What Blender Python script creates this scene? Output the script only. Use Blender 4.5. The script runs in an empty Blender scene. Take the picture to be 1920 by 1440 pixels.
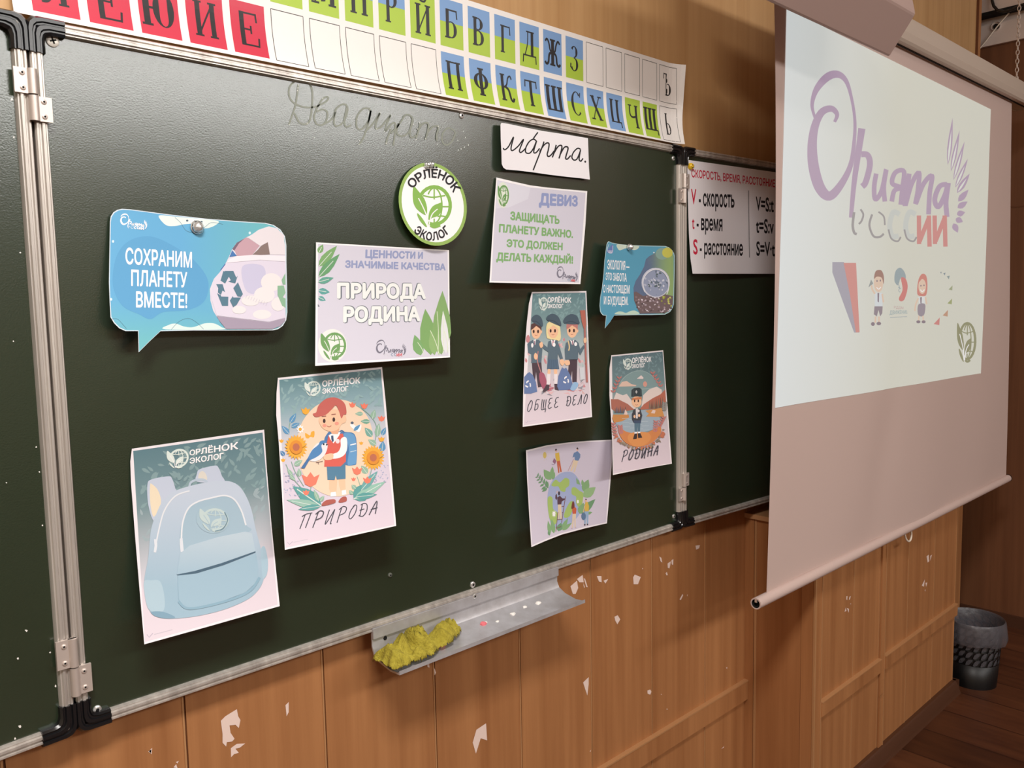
import bpy, bmesh, math, random
from mathutils import Vector, Matrix
from mathutils.geometry import tessellate_polygon, delaunay_2d_cdt
sc = bpy.context.scene
col = sc.collection
R0 = random.Random(7)

# ------------------------------------------------------------------ camera, world, lights, exposure
Z0 = 0.925                                   # height of the chalkboard's lower edge above the floor
F, RX, RY, RZ = 1556.98, -0.0952, 0.0191, -0.7589
EYE = Vector((-0.3294, -1.282, 0.6045 + Z0))
ROT = Matrix.Rotation(RZ, 3, 'Z') @ Matrix.Rotation(RX, 3, 'X') @ Matrix.Rotation(RY, 3, 'Y')
cam = bpy.data.objects.new('camera', bpy.data.cameras.new('camera'))
col.objects.link(cam)
cam.data.sensor_width = 36.0
cam.data.lens = F / 1920 * 36.0
cam.data.clip_start = 0.02
r_, f_, u_ = ROT.col[0], ROT.col[1], ROT.col[2]
cam.matrix_world = Matrix(((r_[0], u_[0], -f_[0], EYE[0]), (r_[1], u_[1], -f_[1], EYE[1]), (r_[2], u_[2], -f_[2], EYE[2]), (0, 0, 0, 1)))
sc.camera = cam
sc.view_settings.view_transform = 'Standard'
sc.view_settings.look = 'None'
sc.view_settings.gamma = 1.0
sc.view_settings.use_curve_mapping = False
sc.view_settings.exposure = 0.86
world = bpy.data.worlds.new('world')
sc.world = world
world.use_nodes = True
world.node_tree.nodes['Background'].inputs[0].default_value = (0.9, 0.92, 1.0, 1)
world.node_tree.nodes['Background'].inputs[1].default_value = 0.15
CEIL = 3.1


def area(name, x, y, sx, sy, power, colr, tilt=0):
    l = bpy.data.lights.new(name, 'AREA')
    l.shape = 'RECTANGLE'; l.size = sx; l.size_y = sy; l.energy = power; l.color = colr
    o = bpy.data.objects.new(name, l); col.objects.link(o)
    o.location = (x, y, CEIL - 0.03 - 0.5 * sy * math.sin(math.radians(tilt)))
    o.rotation_euler.x = math.radians(tilt)
    return o


WARM = (1.0, 0.95, 0.91)
area('lamp_near_board', -0.4, -1.45, 1.0, 0.4, 40, WARM)
area('lamp_middle_row', 1.9, -3.7, 3.8, 0.35, 36, (1.0, 0.98, 0.95), 45)
area('lamp_rear_row', 0.4, -5.6, 1.6, 0.6, 22, WARM)


# ------------------------------------------------------------------ helpers
def lin(v):
    v = v / 255.0
    return v / 12.92 if v <= 0.04045 else ((v + 0.055) / 1.055) ** 2.4


def C3(*c):
    return tuple(lin(v) for v in c)


def ray(px, py):
    return ROT @ Vector(((px - 960) / F, 1.0, -(py - 720) / F))


def hit(px, py, p0, n):
    d = ray(px, py)
    return EYE + d * ((p0 - EYE).dot(n) / d.dot(n))


def at_y(px, py, y):
    return hit(px, py, Vector((0, y, 0)), Vector((0, 1, 0)))


def at_x(px, py, x):
    return hit(px, py, Vector((x, 0, 0)), Vector((1, 0, 0)))


def at_z(px, py, z):
    return hit(px, py, Vector((0, 0, z)), Vector((0, 0, 1)))


def mat(name, rgb, rough=0.6, metal=0.0, spec=0.5, noise=None, bump=None, coat=0.0):
    """noise = (scale xyz, other colour, contrast lo, hi); bump = (scale, strength, distance)"""
    m = bpy.data.materials.new(name); m.use_nodes = True
    nt = m.node_tree; b = nt.nodes['Principled BSDF']
    b.inputs['Base Color'].default_value = (*rgb, 1)
    b.inputs['Roughness'].default_value = rough
    b.inputs['Metallic'].default_value = metal
    b.inputs['Specular IOR Level'].default_value = spec
    b.inputs['Coat Weight'].default_value = coat
    tc = nt.nodes.new('ShaderNodeTexCoord')
    if noise:
        mp = nt.nodes.new('ShaderNodeMapping'); mp.inputs['Scale'].default_value = noise[0]
        nt.links.new(tc.outputs['Object'], mp.inputs[0])
        nz = nt.nodes.new('ShaderNodeTexNoise'); nz.inputs['Scale'].default_value = 1; nz.inputs['Detail'].default_value = 6
        nz.inputs['Roughness'].default_value = 0.6
        nt.links.new(mp.outputs[0], nz.inputs['Vector'])
        cr = nt.nodes.new('ShaderNodeValToRGB')
        cr.color_ramp.elements[0].position = noise[2]; cr.color_ramp.elements[0].color = (*rgb, 1)
        cr.color_ramp.elements[1].position = noise[3]; cr.color_ramp.elements[1].color = (*noise[1], 1)
        nt.links.new(nz.outputs['Fac'], cr.inputs[0]); nt.links.new(cr.outputs[0], b.inputs['Base Color'])
    if bump:
        n2 = nt.nodes.new('ShaderNodeTexNoise'); n2.inputs['Scale'].default_value = bump[0]; n2.inputs['Detail'].default_value = 3
        nt.links.new(tc.outputs['Object'], n2.inputs['Vector'])
        bp = nt.nodes.new('ShaderNodeBump'); bp.inputs['Strength'].default_value = bump[1]; bp.inputs['Distance'].default_value = bump[2]
        nt.links.new(n2.outputs['Fac'], bp.inputs['Height']); nt.links.new(bp.outputs[0], b.inputs['Normal'])
    return m


def print_mat(name, rough=0.5, emit=0.0, spec=0.4, coat=0.0):
    m = bpy.data.materials.new(name); m.use_nodes = True
    nt = m.node_tree; b = nt.nodes['Principled BSDF']
    a = nt.nodes.new('ShaderNodeVertexColor'); a.layer_name = 'ink'
    nt.links.new(a.outputs[0], b.inputs['Base Color'])
    b.inputs['Roughness'].default_value = rough
    b.inputs['Specular IOR Level'].default_value = spec
    b.inputs['Coat Weight'].default_value = coat
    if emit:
        nt.links.remove(b.inputs['Base Color'].links[0]); b.inputs['Base Color'].default_value = (.20, .19, .18, 1)   # darker than the fabric, so cast shadows fade on the glowing slide
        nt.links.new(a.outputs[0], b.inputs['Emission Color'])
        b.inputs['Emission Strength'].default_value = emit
    return m


class MB:
    def __init__(s):
        s.v = []; s.f = []; s.m = []

    def add(s, vs, fs, mi=0):
        b = len(s.v); s.v += [tuple(v) for v in vs]
        s.f += [tuple(b + i for i in f) for f in fs]; s.m += [mi] * len(fs)

    def box(s, x0, x1, y0, y1, z0, z1, mi=0):
        s.add([(x0, y0, z0), (x1, y0, z0), (x1, y1, z0), (x0, y1, z0), (x0, y0, z1), (x1, y0, z1), (x1, y1, z1), (x0, y1, z1)],
              [(0, 3, 2, 1), (4, 5, 6, 7), (0, 1, 5, 4), (1, 2, 6, 5), (2, 3, 7, 6), (3, 0, 4, 7)], mi)

    def prism(s, prof, fn, a, b, mi=0, cap=True):
        """prof: 2d outline; fn(p, q, t) -> 3d point, swept from t = a to t = b"""
        n = len(prof)
        s.add([fn(p, q, a) for p, q in prof] + [fn(p, q, b) for p, q in prof],
              [(i, (i + 1) % n, n + (i + 1) % n, n + i) for i in range(n)] + ([tuple(range(n - 1, -1, -1)), tuple(range(n, 2 * n))] if cap else []), mi)

    def lathe(s, prof, o, ax, n=24, mi=0):
        ax = Vector(ax).normalized(); o = Vector(o)
        u = ax.orthogonal().normalized(); w = ax.cross(u)
        vs = []
        for r, h in prof:
            for k in range(n):
                t = 2 * math.pi * k / n
                vs.append(o + ax * h + (u * math.cos(t) + w * math.sin(t)) * r)
        fs = []
        for i in range(len(prof) - 1):
            for k in range(n):
                k2 = (k + 1) % n
                fs.append((i * n + k, i * n + k2, (i + 1) * n + k2, (i + 1) * n + k))
        s.add(vs, fs, mi)

    def tube(s, pts, r, n=10, mi=0, cap=True, closed=False):
        pts = [Vector(p) for p in pts]; N = len(pts); vs = []
        up = None
        for i, p in enumerate(pts):
            if closed: t = pts[(i + 1) % N] - pts[i - 1]
            else: t = pts[min(i + 1, N - 1)] - pts[max(i - 1, 0)]
            t.normalize()
            if up is None: up = t.orthogonal().normalized()
            up = (up - t * up.dot(t)).normalized(); w = t.cross(up)
            rr = r[i] if isinstance(r, (list, tuple)) else r
            for k in range(n):
                a = 2 * math.pi * k / n
                vs.append(p + (up * math.cos(a) + w * math.sin(a)) * rr)
        fs = []
        for i in range(N if closed else N - 1):
            j = (i + 1) % N
            for k in range(n):
                k2 = (k + 1) % n
                fs.append((i * n + k, i * n + k2, j * n + k2, j * n + k))
        if cap and not closed:
            fs += [tuple(range(n - 1, -1, -1)), tuple((N - 1) * n + k for k in range(n))]
        s.add(vs, fs, mi)

    def build(s, name, mats, parent=None, smooth=None, bevel=0.0, seg=2, loc=None, shift=None):
        me = bpy.data.meshes.new(name)
        vs = s.v
        if shift is not None: vs = [(v[0] - shift[0], v[1] - shift[1], v[2] - shift[2]) for v in vs]
        me.from_pydata(vs, [], s.f)
        for m in (mats if isinstance(mats, (list, tuple)) else [mats]): me.materials.append(m)
        me.polygons.foreach_set('material_index', s.m)
        if smooth is not None:
            bm = bmesh.new(); bm.from_mesh(me); bmesh.ops.recalc_face_normals(bm, faces=bm.faces)
            bm.to_mesh(me); bm.free()
            me.polygons.foreach_set('use_smooth', [True] * len(me.polygons))
            me.set_sharp_from_angle(angle=math.radians(smooth))
        me.update()
        o = bpy.data.objects.new(name, me); col.objects.link(o)
        if loc is not None: o.location = loc
        if bevel:
            b = o.modifiers.new('bevel', 'BEVEL'); b.width = bevel; b.segments = seg; b.limit_method = 'ANGLE'
        if parent is not None: o.parent = parent
        return o


def thing(name, label, cat, loc=(0, 0, 0), group=None):
    o = bpy.data.objects.new(name, None); col.objects.link(o); o.empty_display_size = 0.05
    o.location = loc; o['label'] = label; o['category'] = cat
    if group: o['group'] = group
    return o


def tag(o, label, cat, group=None):
    o['label'] = label; o['category'] = cat
    if group: o['group'] = group
    return o


def struct(o):
    o['kind'] = 'structure'
    return o


# ------------------------------------------------------------------ materials
M = {}
M['ply'] = mat('upper wall veneer', C3(204, 162, 112), 0.5, noise=((22, 22, 0.7), C3(186, 142, 92), .35, .7))
M['panel'] = mat('lower wall panel', C3(186, 130, 83), 0.5, noise=((26, 26, 0.9), C3(158, 104, 62), .3, .72))
M['panel_edge'] = mat('panel edge strip', C3(184, 136, 92), 0.5)
M['groove'] = mat('panel groove', C3(110, 66, 38), 0.7)
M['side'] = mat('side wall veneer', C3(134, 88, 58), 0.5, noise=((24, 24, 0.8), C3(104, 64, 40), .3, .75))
M['peel'] = mat('bare plaster patch', C3(240, 216, 205), 0.85)
M['plaster'] = mat('white painted plaster', C3(226, 212, 204), 0.8, bump=(30, .15, .002))
M['room'] = mat('beige painted wall', C3(205, 190, 165), 0.9)
M['ceil'] = mat('white ceiling', C3(235, 230, 222), 0.9)
M['plinth'] = mat('dark brown plinth', C3(82, 50, 32), 0.5)
M['board'] = mat('green chalkboard enamel', C3(37, 50, 34), 0.225, spec=0.95, bump=(420, 0.12, 0.0012), noise=((3, 3, 3), C3(42, 55, 40), .3, .7))
M['alu'] = mat('brushed aluminium', C3(228, 222, 214), 0.36, metal=0.5, noise=((60, 60, 2), C3(180, 172, 165), .3, .7))
M['alu2'] = mat('pale aluminium plate', C3(220, 208, 200), 0.42, metal=0.55)
M['tray'] = mat('dusty aluminium ledge', C3(206, 206, 210), 0.36, metal=0.45, noise=((30, 30, 30), C3(186, 184, 186), .35, .7))
M['blackp'] = mat('black plastic', C3(22, 22, 24), 0.25, spec=0.6)
M['dark'] = mat('dark hole', C3(20, 18, 16), 0.9)
M['steel'] = mat('bright steel', C3(228, 228, 226), 0.28, metal=0.7)
M['screw'] = mat('white screw head', C3(226, 222, 212), 0.35, metal=0.3)
M['smear'] = mat('washed chalk line', C3(104, 106, 98), 0.85, spec=0.1)
M['chalk'] = mat('white chalk', C3(244, 240, 234), 0.9)
M['chalkpink'] = mat('pink chalk', C3(232, 120, 128), 0.9)
M['chalkorange'] = mat('orange chalk', C3(230, 130, 86), 0.9)
M['fabric'] = mat('white screen fabric', C3(206, 183, 175), 0.8, spec=0.25)
M['case'] = mat('off white metal case', C3(200, 184, 170), 0.45)
M['proj'] = mat('off white plastic body', C3(180, 154, 146), 0.6)
M['ring'] = mat('white plastic loop', C3(235, 222, 205), 0.5)
M['rag'] = mat('yellow cloth', C3(184, 170, 62), 0.95, noise=((90, 90, 90), C3(152, 138, 40), .3, .7), bump=(260, .8, .004))
M['liner'] = mat('grey bin liner', C3(108, 106, 112), 0.35, spec=0.6, bump=(28, .5, .01))
M['paper'] = print_mat('printed paper', 0.55)
M['gloss'] = print_mat('glossy printed paper', 0.38, coat=0.15)
M['slide'] = print_mat('projector light painted as glow', 0.8, emit=0.39, spec=0.1)
M['yellow'] = mat('yellow enamel', C3(245, 200, 50), 0.25)


M['board'].node_tree.nodes['Principled BSDF'].inputs['IOR'].default_value = 1.6
M['binp'] = mat('black bin plastic', C3(14, 14, 15), 0.42)
M['liner'].node_tree.nodes['Principled BSDF'].inputs['Alpha'].default_value = 0.62


# ------------------------------------------------------------------ flat prints: coloured shapes laid over one another on a sheet
def catmull(pts, closed=False, k=6):
    n = len(pts)
    if n < 3: return list(pts)
    out = []
    for i in range(n if closed else n - 1):
        p1, p2 = pts[i], pts[(i + 1) % n]
        p0 = pts[i - 1] if (i > 0 or closed) else p1
        p3 = pts[(i + 2) % n] if (i + 2 < n or closed) else p2
        for j in range(k):
            t = j / k
            out.append(tuple(0.5 * (2 * p1[a] + (p2[a] - p0[a]) * t + (2 * p0[a] - 5 * p1[a] + 4 * p2[a] - p3[a]) * t * t
                                    + (3 * p1[a] - p0[a] - 3 * p2[a] + p3[a]) * t ** 3) for a in (0, 1)))
    if not closed: out.append(tuple(pts[-1]))
    return out


def homog(quad):
    """unit square (s right, t down) -> quad TL, TR, BR, BL"""
    (x0, y0), (x1, y1), (x2, y2), (x3, y3) = quad
    dx1, dx2, sx = x1 - x2, x3 - x2, x0 - x1 + x2 - x3
    dy1, dy2, sy = y1 - y2, y3 - y2, y0 - y1 + y2 - y3
    d = dx1 * dy2 - dx2 * dy1
    g = (sx * dy2 - dx2 * sy) / d; h = (dx1 * sy - sx * dy1) / d
    return Matrix(((x1 - x0 + g * x1, x3 - x0 + h * x3, x0), (y1 - y0 + g * y1, y3 - y0 + h * y3, y0), (g, h, 1)))


def hap(m, x, y):
    v = m @ Vector((x, y, 1)); return (v[0] / v[2], v[1] / v[2])


_glyph = {}


def text_tris(body):
    """triangles of a word set in the default font"""
    if body not in _glyph:
        c = bpy.data.curves.new('lettering', 'FONT'); c.body = body; c.resolution_u = 3; c.fill_mode = 'NONE'
        o = bpy.data.objects.new('lettering', c); col.objects.link(o)
        me = bpy.data.meshes.new_from_object(o.evaluated_get(bpy.context.evaluated_depsgraph_get()))
        vs = [(v.co.x, v.co.y) for v in me.vertices]; nx = {}
        for e in me.edges:
            p, q = e.vertices; nx.setdefault(p, []).append(q); nx.setdefault(q, []).append(p)
        bpy.data.objects.remove(o); bpy.data.curves.remove(c); bpy.data.meshes.remove(me)
        seen = set(); loops = []
        for st in range(len(vs)):
            if st in seen or st not in nx: continue
            L = [st]; seen.add(st); cur = st + 1 if st + 1 in nx[st] else nx[st][0]
            while cur is not None and cur not in seen:
                L.append(cur); seen.add(cur); cur = next((q for q in nx[cur] if q not in seen), None)
            loops.append(L)
        ov, _, of, _, _, _ = delaunay_2d_cdt([Vector(v) for v in vs], [(L[i], L[(i + 1) % len(L)]) for L in loops for i in range(len(L))], [], 0, 1e-5)
        segs = [(vs[L[i]], vs[L[(i + 1) % len(L)]]) for L in loops for i in range(len(L))]

        def inside(x, y):
            w = 0
            for p, q in segs:
                if (p[1] <= y) != (q[1] <= y) and p[0] + (y - p[1]) / (q[1] - p[1]) * (q[0] - p[0]) > x: w += 1 if q[1] > p[1] else -1
            return w != 0
        ts = [tuple(f) for f in of if inside(sum(ov[i][0] for i in f) / 3, sum(ov[i][1] for i in f) / 3)]
        _glyph[body] = ([(v[0], v[1]) for v in ov], ts)
    return _glyph[body]


class Art:
    """mapper(x, y, lift) -> point; drawing units are whatever the mapper takes"""
    def __init__(s, mapper, step, gap=0.00009):
        s.map = mapper; s.step = step; s.gap = gap
        s.v = []; s.f = []; s.c = []; s.boxes = []; s.back = []

    def layer(s, pts):
        xs = [p[0] for p in pts]; ys = [p[1] for p in pts]
        b = (min(xs), min(ys), max(xs), max(ys)); l = 0
        for q in s.boxes:
            if q[4] >= l and b[0] <= q[2] and b[2] >= q[0] and b[1] <= q[3] and b[3] >= q[1]: l = q[4] + 1
        s.boxes.append((*b, l)); return l

    def tris(s, pts, tris, colr, layer=None):
        if layer is None: layer = s.layer(pts)
        st2 = s.step ** 2
        V = list(pts); stack = list(tris); out = []; mids = {}
        while stack:
            a, b, c = stack.pop()
            best = None
            for i, j, k in ((a, b, c), (b, c, a), (c, a, b)):
                d = (V[i][0] - V[j][0]) ** 2 + (V[i][1] - V[j][1]) ** 2
                if best is None or d > best[0]: best = (d, i, j, k)
            if best[0] > st2:
                _, i, j, k = best; key = (min(i, j), max(i, j))
                if key not in mids:
                    V.append(((V[i][0] + V[j][0]) / 2, (V[i][1] + V[j][1]) / 2)); mids[key] = len(V) - 1
                m = mids[key]; stack += [(i, m, k), (m, j, k)]
            else: out.append((a, b, c))
        base = len(s.v)
        for x, y in V:
            s.v.append(s.map(x, y, layer * s.gap))
            s.c.append(colr(x, y) if callable(colr) else colr)
        s.f += [(base + a, base + b, base + c) for a, b, c in out]

    def poly(s, pts, colr, smooth=False, layer=None):
        if smooth: pts = catmull(pts, True)
        ts = tessellate_polygon([[Vector((p[0], p[1], 0)) for p in pts]])
        s.tris(pts, ts, colr, layer)

    def ell(s, cx, cy, rx, ry, colr, rot=0, n=28):
        a = math.radians(rot); ca, sa = math.cos(a), math.sin(a)
        s.poly([(cx + rx * math.cos(t) * ca - ry * math.sin(t) * sa, cy + rx * math.cos(t) * sa + ry * math.sin(t) * ca)
                for t in (2 * math.pi * k / n for k in range(n))], colr)

    def stroke(s, pts, w, colr, smooth=True, taper=None, closed=False):
        if smooth: pts = catmull(pts, closed)
        if closed: pts = list(pts) + [pts[0]]
        n = len(pts); L = []; Rr = []
        for i, p in enumerate(pts):
            if closed and i in (0, n - 1): a, b = pts[-2], pts[1]
            else: a, b = pts[max(i - 1, 0)], pts[min(i + 1, n - 1)]
            dx, dy = b[0] - a[0], b[1] - a[1]; d = math.hypot(dx, dy) or 1
            ww = w / 2
            if taper: ww *= taper(i / (n - 1))
            L.append((p[0] - dy / d * ww, p[1] + dx / d * ww)); Rr.append((p[0] + dy / d * ww, p[1] - dx / d * ww))
        ts = []
        for i in range(n - 1): ts += [(i, i + 1, n + i), (i + 1, n + i + 1, n + i)]
        s.tris(L + Rr, ts, colr)

    def leaf(s, p, q, w, colr, vein=None):
        dx, dy = q[0] - p[0], q[1] - p[1]; d = math.hypot(dx, dy) or 1; nx, ny = -dy / d, dx / d
        side = [(0.0, 0), (.15, .33), (.35, .5), (.6, .42), (.85, .18)]
        a = [(p[0] + dx * t + nx * w * h, p[1] + dy * t + ny * w * h) for t, h in side] + [q]
        b = [(p[0] + dx * t - nx * w * h, p[1] + dy * t - ny * w * h) for t, h in side[:0:-1]]
        s.poly(a + b, colr)
        if vein: s.stroke([p, (p[0] + dx * .85, p[1] + dy * .85)], w * .07, vein, False)

    def text(s, body, quad, colr, weight=0.0, cap=0.729):
        vs, ts = text_tris(body)
        x0 = min(v[0] for v in vs) - weight; x1 = max(v[0] for v in vs) + weight; h = homog(quad)
        s.bold(vs, ts, weight, lambda x, y: hap(h, (x - x0) / (x1 - x0), 1 - y / cap), colr)

    def bold(s, vs, ts, weight, fn, colr):
        lay = None
        for k in range(8 if weight else 1):
            a = math.pi / 4 * k
            P = [fn(x + weight * math.cos(a), y + weight * math.sin(a)) for x, y in vs]
            if lay is None: lay = s.layer(P)
            s.tris(P, ts, colr, lay + k * .11)

    def arctext(s, body, cx, cy, rx, ry, a0, a1, height, colr, weight=0.0, inward=False):
        vs, ts = text_tris(body)
        x0 = min(v[0] for v in vs); x1 = max(v[0] for v in vs)

        def fn(x, y):
            a = math.radians(a0 + (a1 - a0) * (x - x0) / (x1 - x0)); k = y / .729 * height * (-1 if inward else 1)
            return (cx + (rx + k) * math.cos(a), cy + (ry + k) * math.sin(a))
        s.bold(vs, ts, weight, fn, colr)

    def grad(s, quad, stops, n=10):
        h = homog(quad)
        P = []; cols = []
        for i in range(n + 1):
            t = i / n
            for k in range(len(stops) - 1):
                if stops[k][0] <= t <= stops[k + 1][0]:
                    u = (t - stops[k][0]) / (stops[k + 1][0] - stops[k][0])
                    cc = tuple(stops[k][1][j] * (1 - u) + stops[k + 1][1][j] * u for j in range(3)); break
            P.append((hap(h, 0, t), hap(h, 1, t))); cols.append(cc)
        lay = s.layer([P[0][0], P[0][1], P[-1][0], P[-1][1]])
        hi = h.inverted()
        def fn(x, y):
            t = min(max(hap(hi, x, y)[1], 0), 1) * n; i = min(int(t), n - 1); u = t - i
            return tuple(cols[i][j] * (1 - u) + cols[i + 1][j] * u for j in range(3))
        pts = [p for r in P for p in r]; ts = []
        for i in range(n): ts += [(2 * i, 2 * i + 1, 2 * i + 3), (2 * i, 2 * i + 3, 2 * i + 2)]
        s.tris(pts, ts, fn, lay)

    def build(s, name, m, parent=None):
        me = bpy.data.meshes.new(name); me.from_pydata(s.v, [], s.f); me.materials.append(m)
        a = me.color_attributes.new('ink', 'FLOAT_COLOR', 'POINT')
        a.data.foreach_set('color', [x for c in s.c for x in (*c, 1.0)])
        me.update()
        o = bpy.data.objects.new(name, me); col.objects.link(o)
        if parent is not None: o.parent = parent
        return o


BOARD = (Vector((0, 0, 0)), Vector((0, 1, 0)))


def sheet(origin, scale, quad, lift, plane=BOARD, base=0.002, step=14):
    """a sheet of paper on a plane; crop units; lift(s, t) = how far the paper stands off"""
    Q = [(origin[0] + x / scale, origin[1] + y / scale) for x, y in quad]
    hi = homog(Q).inverted(); p0, n = plane

    def mp(x, y, l):
        px, py = origin[0] + x / scale, origin[1] + y / scale
        s_, t_ = hap(hi, px, py); s_ = min(max(s_, -.05), 1.05); t_ = min(max(t_, -.05), 1.2)
        return hit(px, py, p0 - n * (base + lift(s_, t_) + l), n)
    a = Art(mp, step * scale)
    a.quad = quad; a.H = homog(quad); a.st = lambda s_, t_: hap(a.H, s_, t_)
    return a


def sub(a, s0, t0, s1, t1):
    return [a.st(s0, t0), a.st(s1, t0), a.st(s1, t1), a.st(s0, t1)]


WHITE = C3(250, 248, 250)


def globe_logo(a, cx, cy, rx, ry, colr, under=None, k=1.0, skew=0.0):
    """sprouting plant in front of a globe"""
    T = lambda x, y: (cx + x * rx, cy + y * ry + skew * x * rx)
    if under: a.poly([T(1.18 * math.cos(t), 1.18 * math.sin(t)) for t in (2 * math.pi * i / 32 for i in range(32))], under)
    w = (rx + ry) / 2
    arc = lambda r, a0, a1, sx=1.0, dx=0.0: [T(dx + r * sx * math.cos(math.radians(a0 + (a1 - a0) * i / 20)), r * math.sin(math.radians(a0 + (a1 - a0) * i / 20))) for i in range(21)]
    a.stroke([(x + .18 * rx, y) for x, y in arc(.86, -158, 112)], .17 * w * k, colr, False)
    a.stroke([(x + .18 * rx, y) for x, y in arc(.80, -82, 82, .52)], .07 * w * k, colr, False)
    a.stroke([(x + .18 * rx, y) for x, y in arc(.80, -98, -140, .52)], .07 * w * k, colr, False)
    a.stroke([T(.18, -.84), T(.18, -.28)], .07 * w * k, colr, False)
    a.stroke([T(.18, .6), T(.18, .84)], .07 * w * k, colr, False)
    a.stroke([T(-.42, -.46), T(.1, -.38), T(.78, -.46)], .07 * w * k, colr)
    a.stroke([T(.5, .05), T(1.0, .05)], .07 * w * k, colr)
    a.stroke([T(.36, .5), T(.6, .48), T(.86, .54)], .07 * w * k, colr)
    bg = under if under else None
    L1 = [T(-.92, -.86), T(-.62, -.62), T(-.34, -.3), T(-.2, .1), T(-.24, .42), T(-.5, .34), T(-.82, .08), T(-.96, -.3)]
    L2 = [T(.62, -.12), T(.58, .2), T(.4, .46), T(.1, .56), T(-.12, .66), T(-.08, .3), T(.1, .04), T(.36, -.08)]
    a.poly(L1, colr, True); a.poly(L2, colr, True)
    v = under if under else WHITE
    a.stroke([T(-.66, -.34), T(-.4, .1), T(-.22, .5), T(-.16, .92)], .05 * w, v)
    a.stroke([T(.36, .16), T(.06, .42), T(-.1, .9)], .05 * w, v)
    a.stroke([T(-.72, .36), T(-.5, .66), T(-.22, .98)], .16 * w, colr, True, lambda u: .25 + .75 * math.sin(math.pi * u))
    a.stroke([T(-.02, .9), T(.2, .98), T(.5, .9)], .14 * w, colr)


# lettering of the wing logo in its own frame: x 0..1, y 0..1 (traced from the slide)
def wing_logo(a, quad, cs, cr, k, white=None, detail=True):
    h = homog(quad)
    T = lambda pts: [hap(h, (x - 95) / 760., (y - 35) / 840.) for x, y in pts]
    big = [(118, 250), (105, 190), (125, 120), (175, 62), (225, 48), (265, 80), (290, 160), (305, 260), (302, 360), (285, 470), (240, 560), (185, 615), (140, 575), (112, 480), (105, 380), (118, 290), (150, 225), (195, 208), (222, 235), (210, 270)]
    a.stroke(T(big), 34 * k, cs, True, lambda u: .35 + .75 * math.exp(-((u - .17) / .09) ** 2) + 1.15 * math.exp(-((u - .66) / .17) ** 2) + .35 * math.exp(-((u - .88) / .08) ** 2))
    a.stroke(T([(338, 300), (320, 420), (300, 560), (285, 715)]), 34 * k, cs, True, lambda u: 1 - .45 * u)
    a.stroke(T([(335, 420), (365, 425), (375, 470), (355, 550), (338, 570)]), 28 * k, cs)
    a.stroke(T([(405, 510), (395, 570), (400, 630), (430, 590), (452, 490), (440, 570), (445, 640)]), 22 * k, cs)
    a.stroke(T([(478, 640), (490, 590), (520, 575), (480, 555), (495, 505), (535, 500), (528, 580), (520, 655)]), 22 * k, cs)
    a.stroke(T([(560, 510), (540, 660), (570, 560), (605, 505), (600, 590), (590, 650), (625, 560), (665, 520), (655, 600), (650, 700)]), 22 * k, cs)
    a.stroke(T([(735, 560), (700, 570), (678, 630), (695, 665), (725, 610), (740, 555), (730, 640), (735, 712)]), 23 * k, cs)
    # wing
    fe = [((738, 470), (760, 250)), ((752, 500), (792, 310)), ((764, 540), (815, 360)), ((772, 575), (830, 440)), ((780, 600), (838, 510)), ((785, 640), (832, 585)), ((782, 670), (828, 640)), ((780, 700), (818, 690)), ((775, 720), (808, 735)), ((765, 742), (785, 785))]
    for i, (p, q) in enumerate(fe):
        p, q = T([p])[0], T([q])[0]
        a.leaf(p, q, 36 * k * (.6 if i < 4 else .8), cs)
        if detail and i < 5 and white:
            a.leaf((p[0] * .95 + q[0] * .05, p[1] * .95 + q[1] * .05), (p[0] * .25 + q[0] * .75, p[1] * .25 + q[1] * .75), 30 * k * .3, white)
    # second line of letters
    g = cr[0]
    a.stroke(T([(300, 690), (293, 750), (300, 785), (312, 792)]), 12 * k, g); a.stroke(T([(330, 676), (343, 700), (335, 730), (322, 745)]), 9 * k, g)
    a.stroke(T([(385, 700), (372, 750), (390, 800), (420, 805), (440, 790)]), 10 * k, g)
    a.stroke(T([(415, 688), (440, 710), (445, 750)]), 8 * k, g)
    for x in (470, 545):
        a.stroke(T([(x + 45, 700), (x + 15, 690), (x - 2, 750), (x + 10, 800), (x + 40, 800)]), 24 * k, cr[1])
        a.stroke(T([(x - 8, 770), (x + 5, 812), (x + 35, 825), (x + 50, 805)]), 8 * k, g)
    for x in (605, 678):
        
        for p_, q_ in (((x, 705), (x + 2, 838)), ((x + 4, 826), (x + 46, 716)), ((x + 46, 705), (x + 50, 850))): a.stroke(T([p_, q_]), 20 * k, cr[2], False)


def leaf_pattern(a, rect, n, colr, seed, size=.05):
    r = random.Random(seed)
    for i in range(n):
        s_ = rect[0] + (rect[2] - rect[0]) * r.random(); t_ = rect[1] + (rect[3] - rect[1]) * r.random()
        an = r.choice([-.6, -.9, .5, -2.4, 2.2]) + r.uniform(-.3, .3); l = size * r.uniform(.7, 1.15)
        s2 = min(max(s_ + l * math.cos(an) * 1.3, rect[0]), rect[2]); t2 = min(max(t_ + l * math.sin(an), rect[1]), rect[3])
        p, q = a.st(s_, t_), a.st(s2, t2)
        a.leaf(p, q, math.hypot(q[0] - p[0], q[1] - p[1]) * .36, colr)


def recycle(a, cx, cy, r, ry, colr):
    for k in range(3):
        b = math.radians(-90 + 120 * k)
        T = lambda x, y: (cx + r * (x * math.cos(b) - y * math.sin(b)), cy + ry * (x * math.sin(b) + y * math.cos(b)))
        a.poly([T(.28, -.62), T(.72, -.62), T(.98, -.12), T(.72, .08), T(.52, -.28), T(.3, -.28)], colr)
        a.poly([T(.56, .02), T(1.12, -.22), T(.98, .34)], colr)


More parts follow.
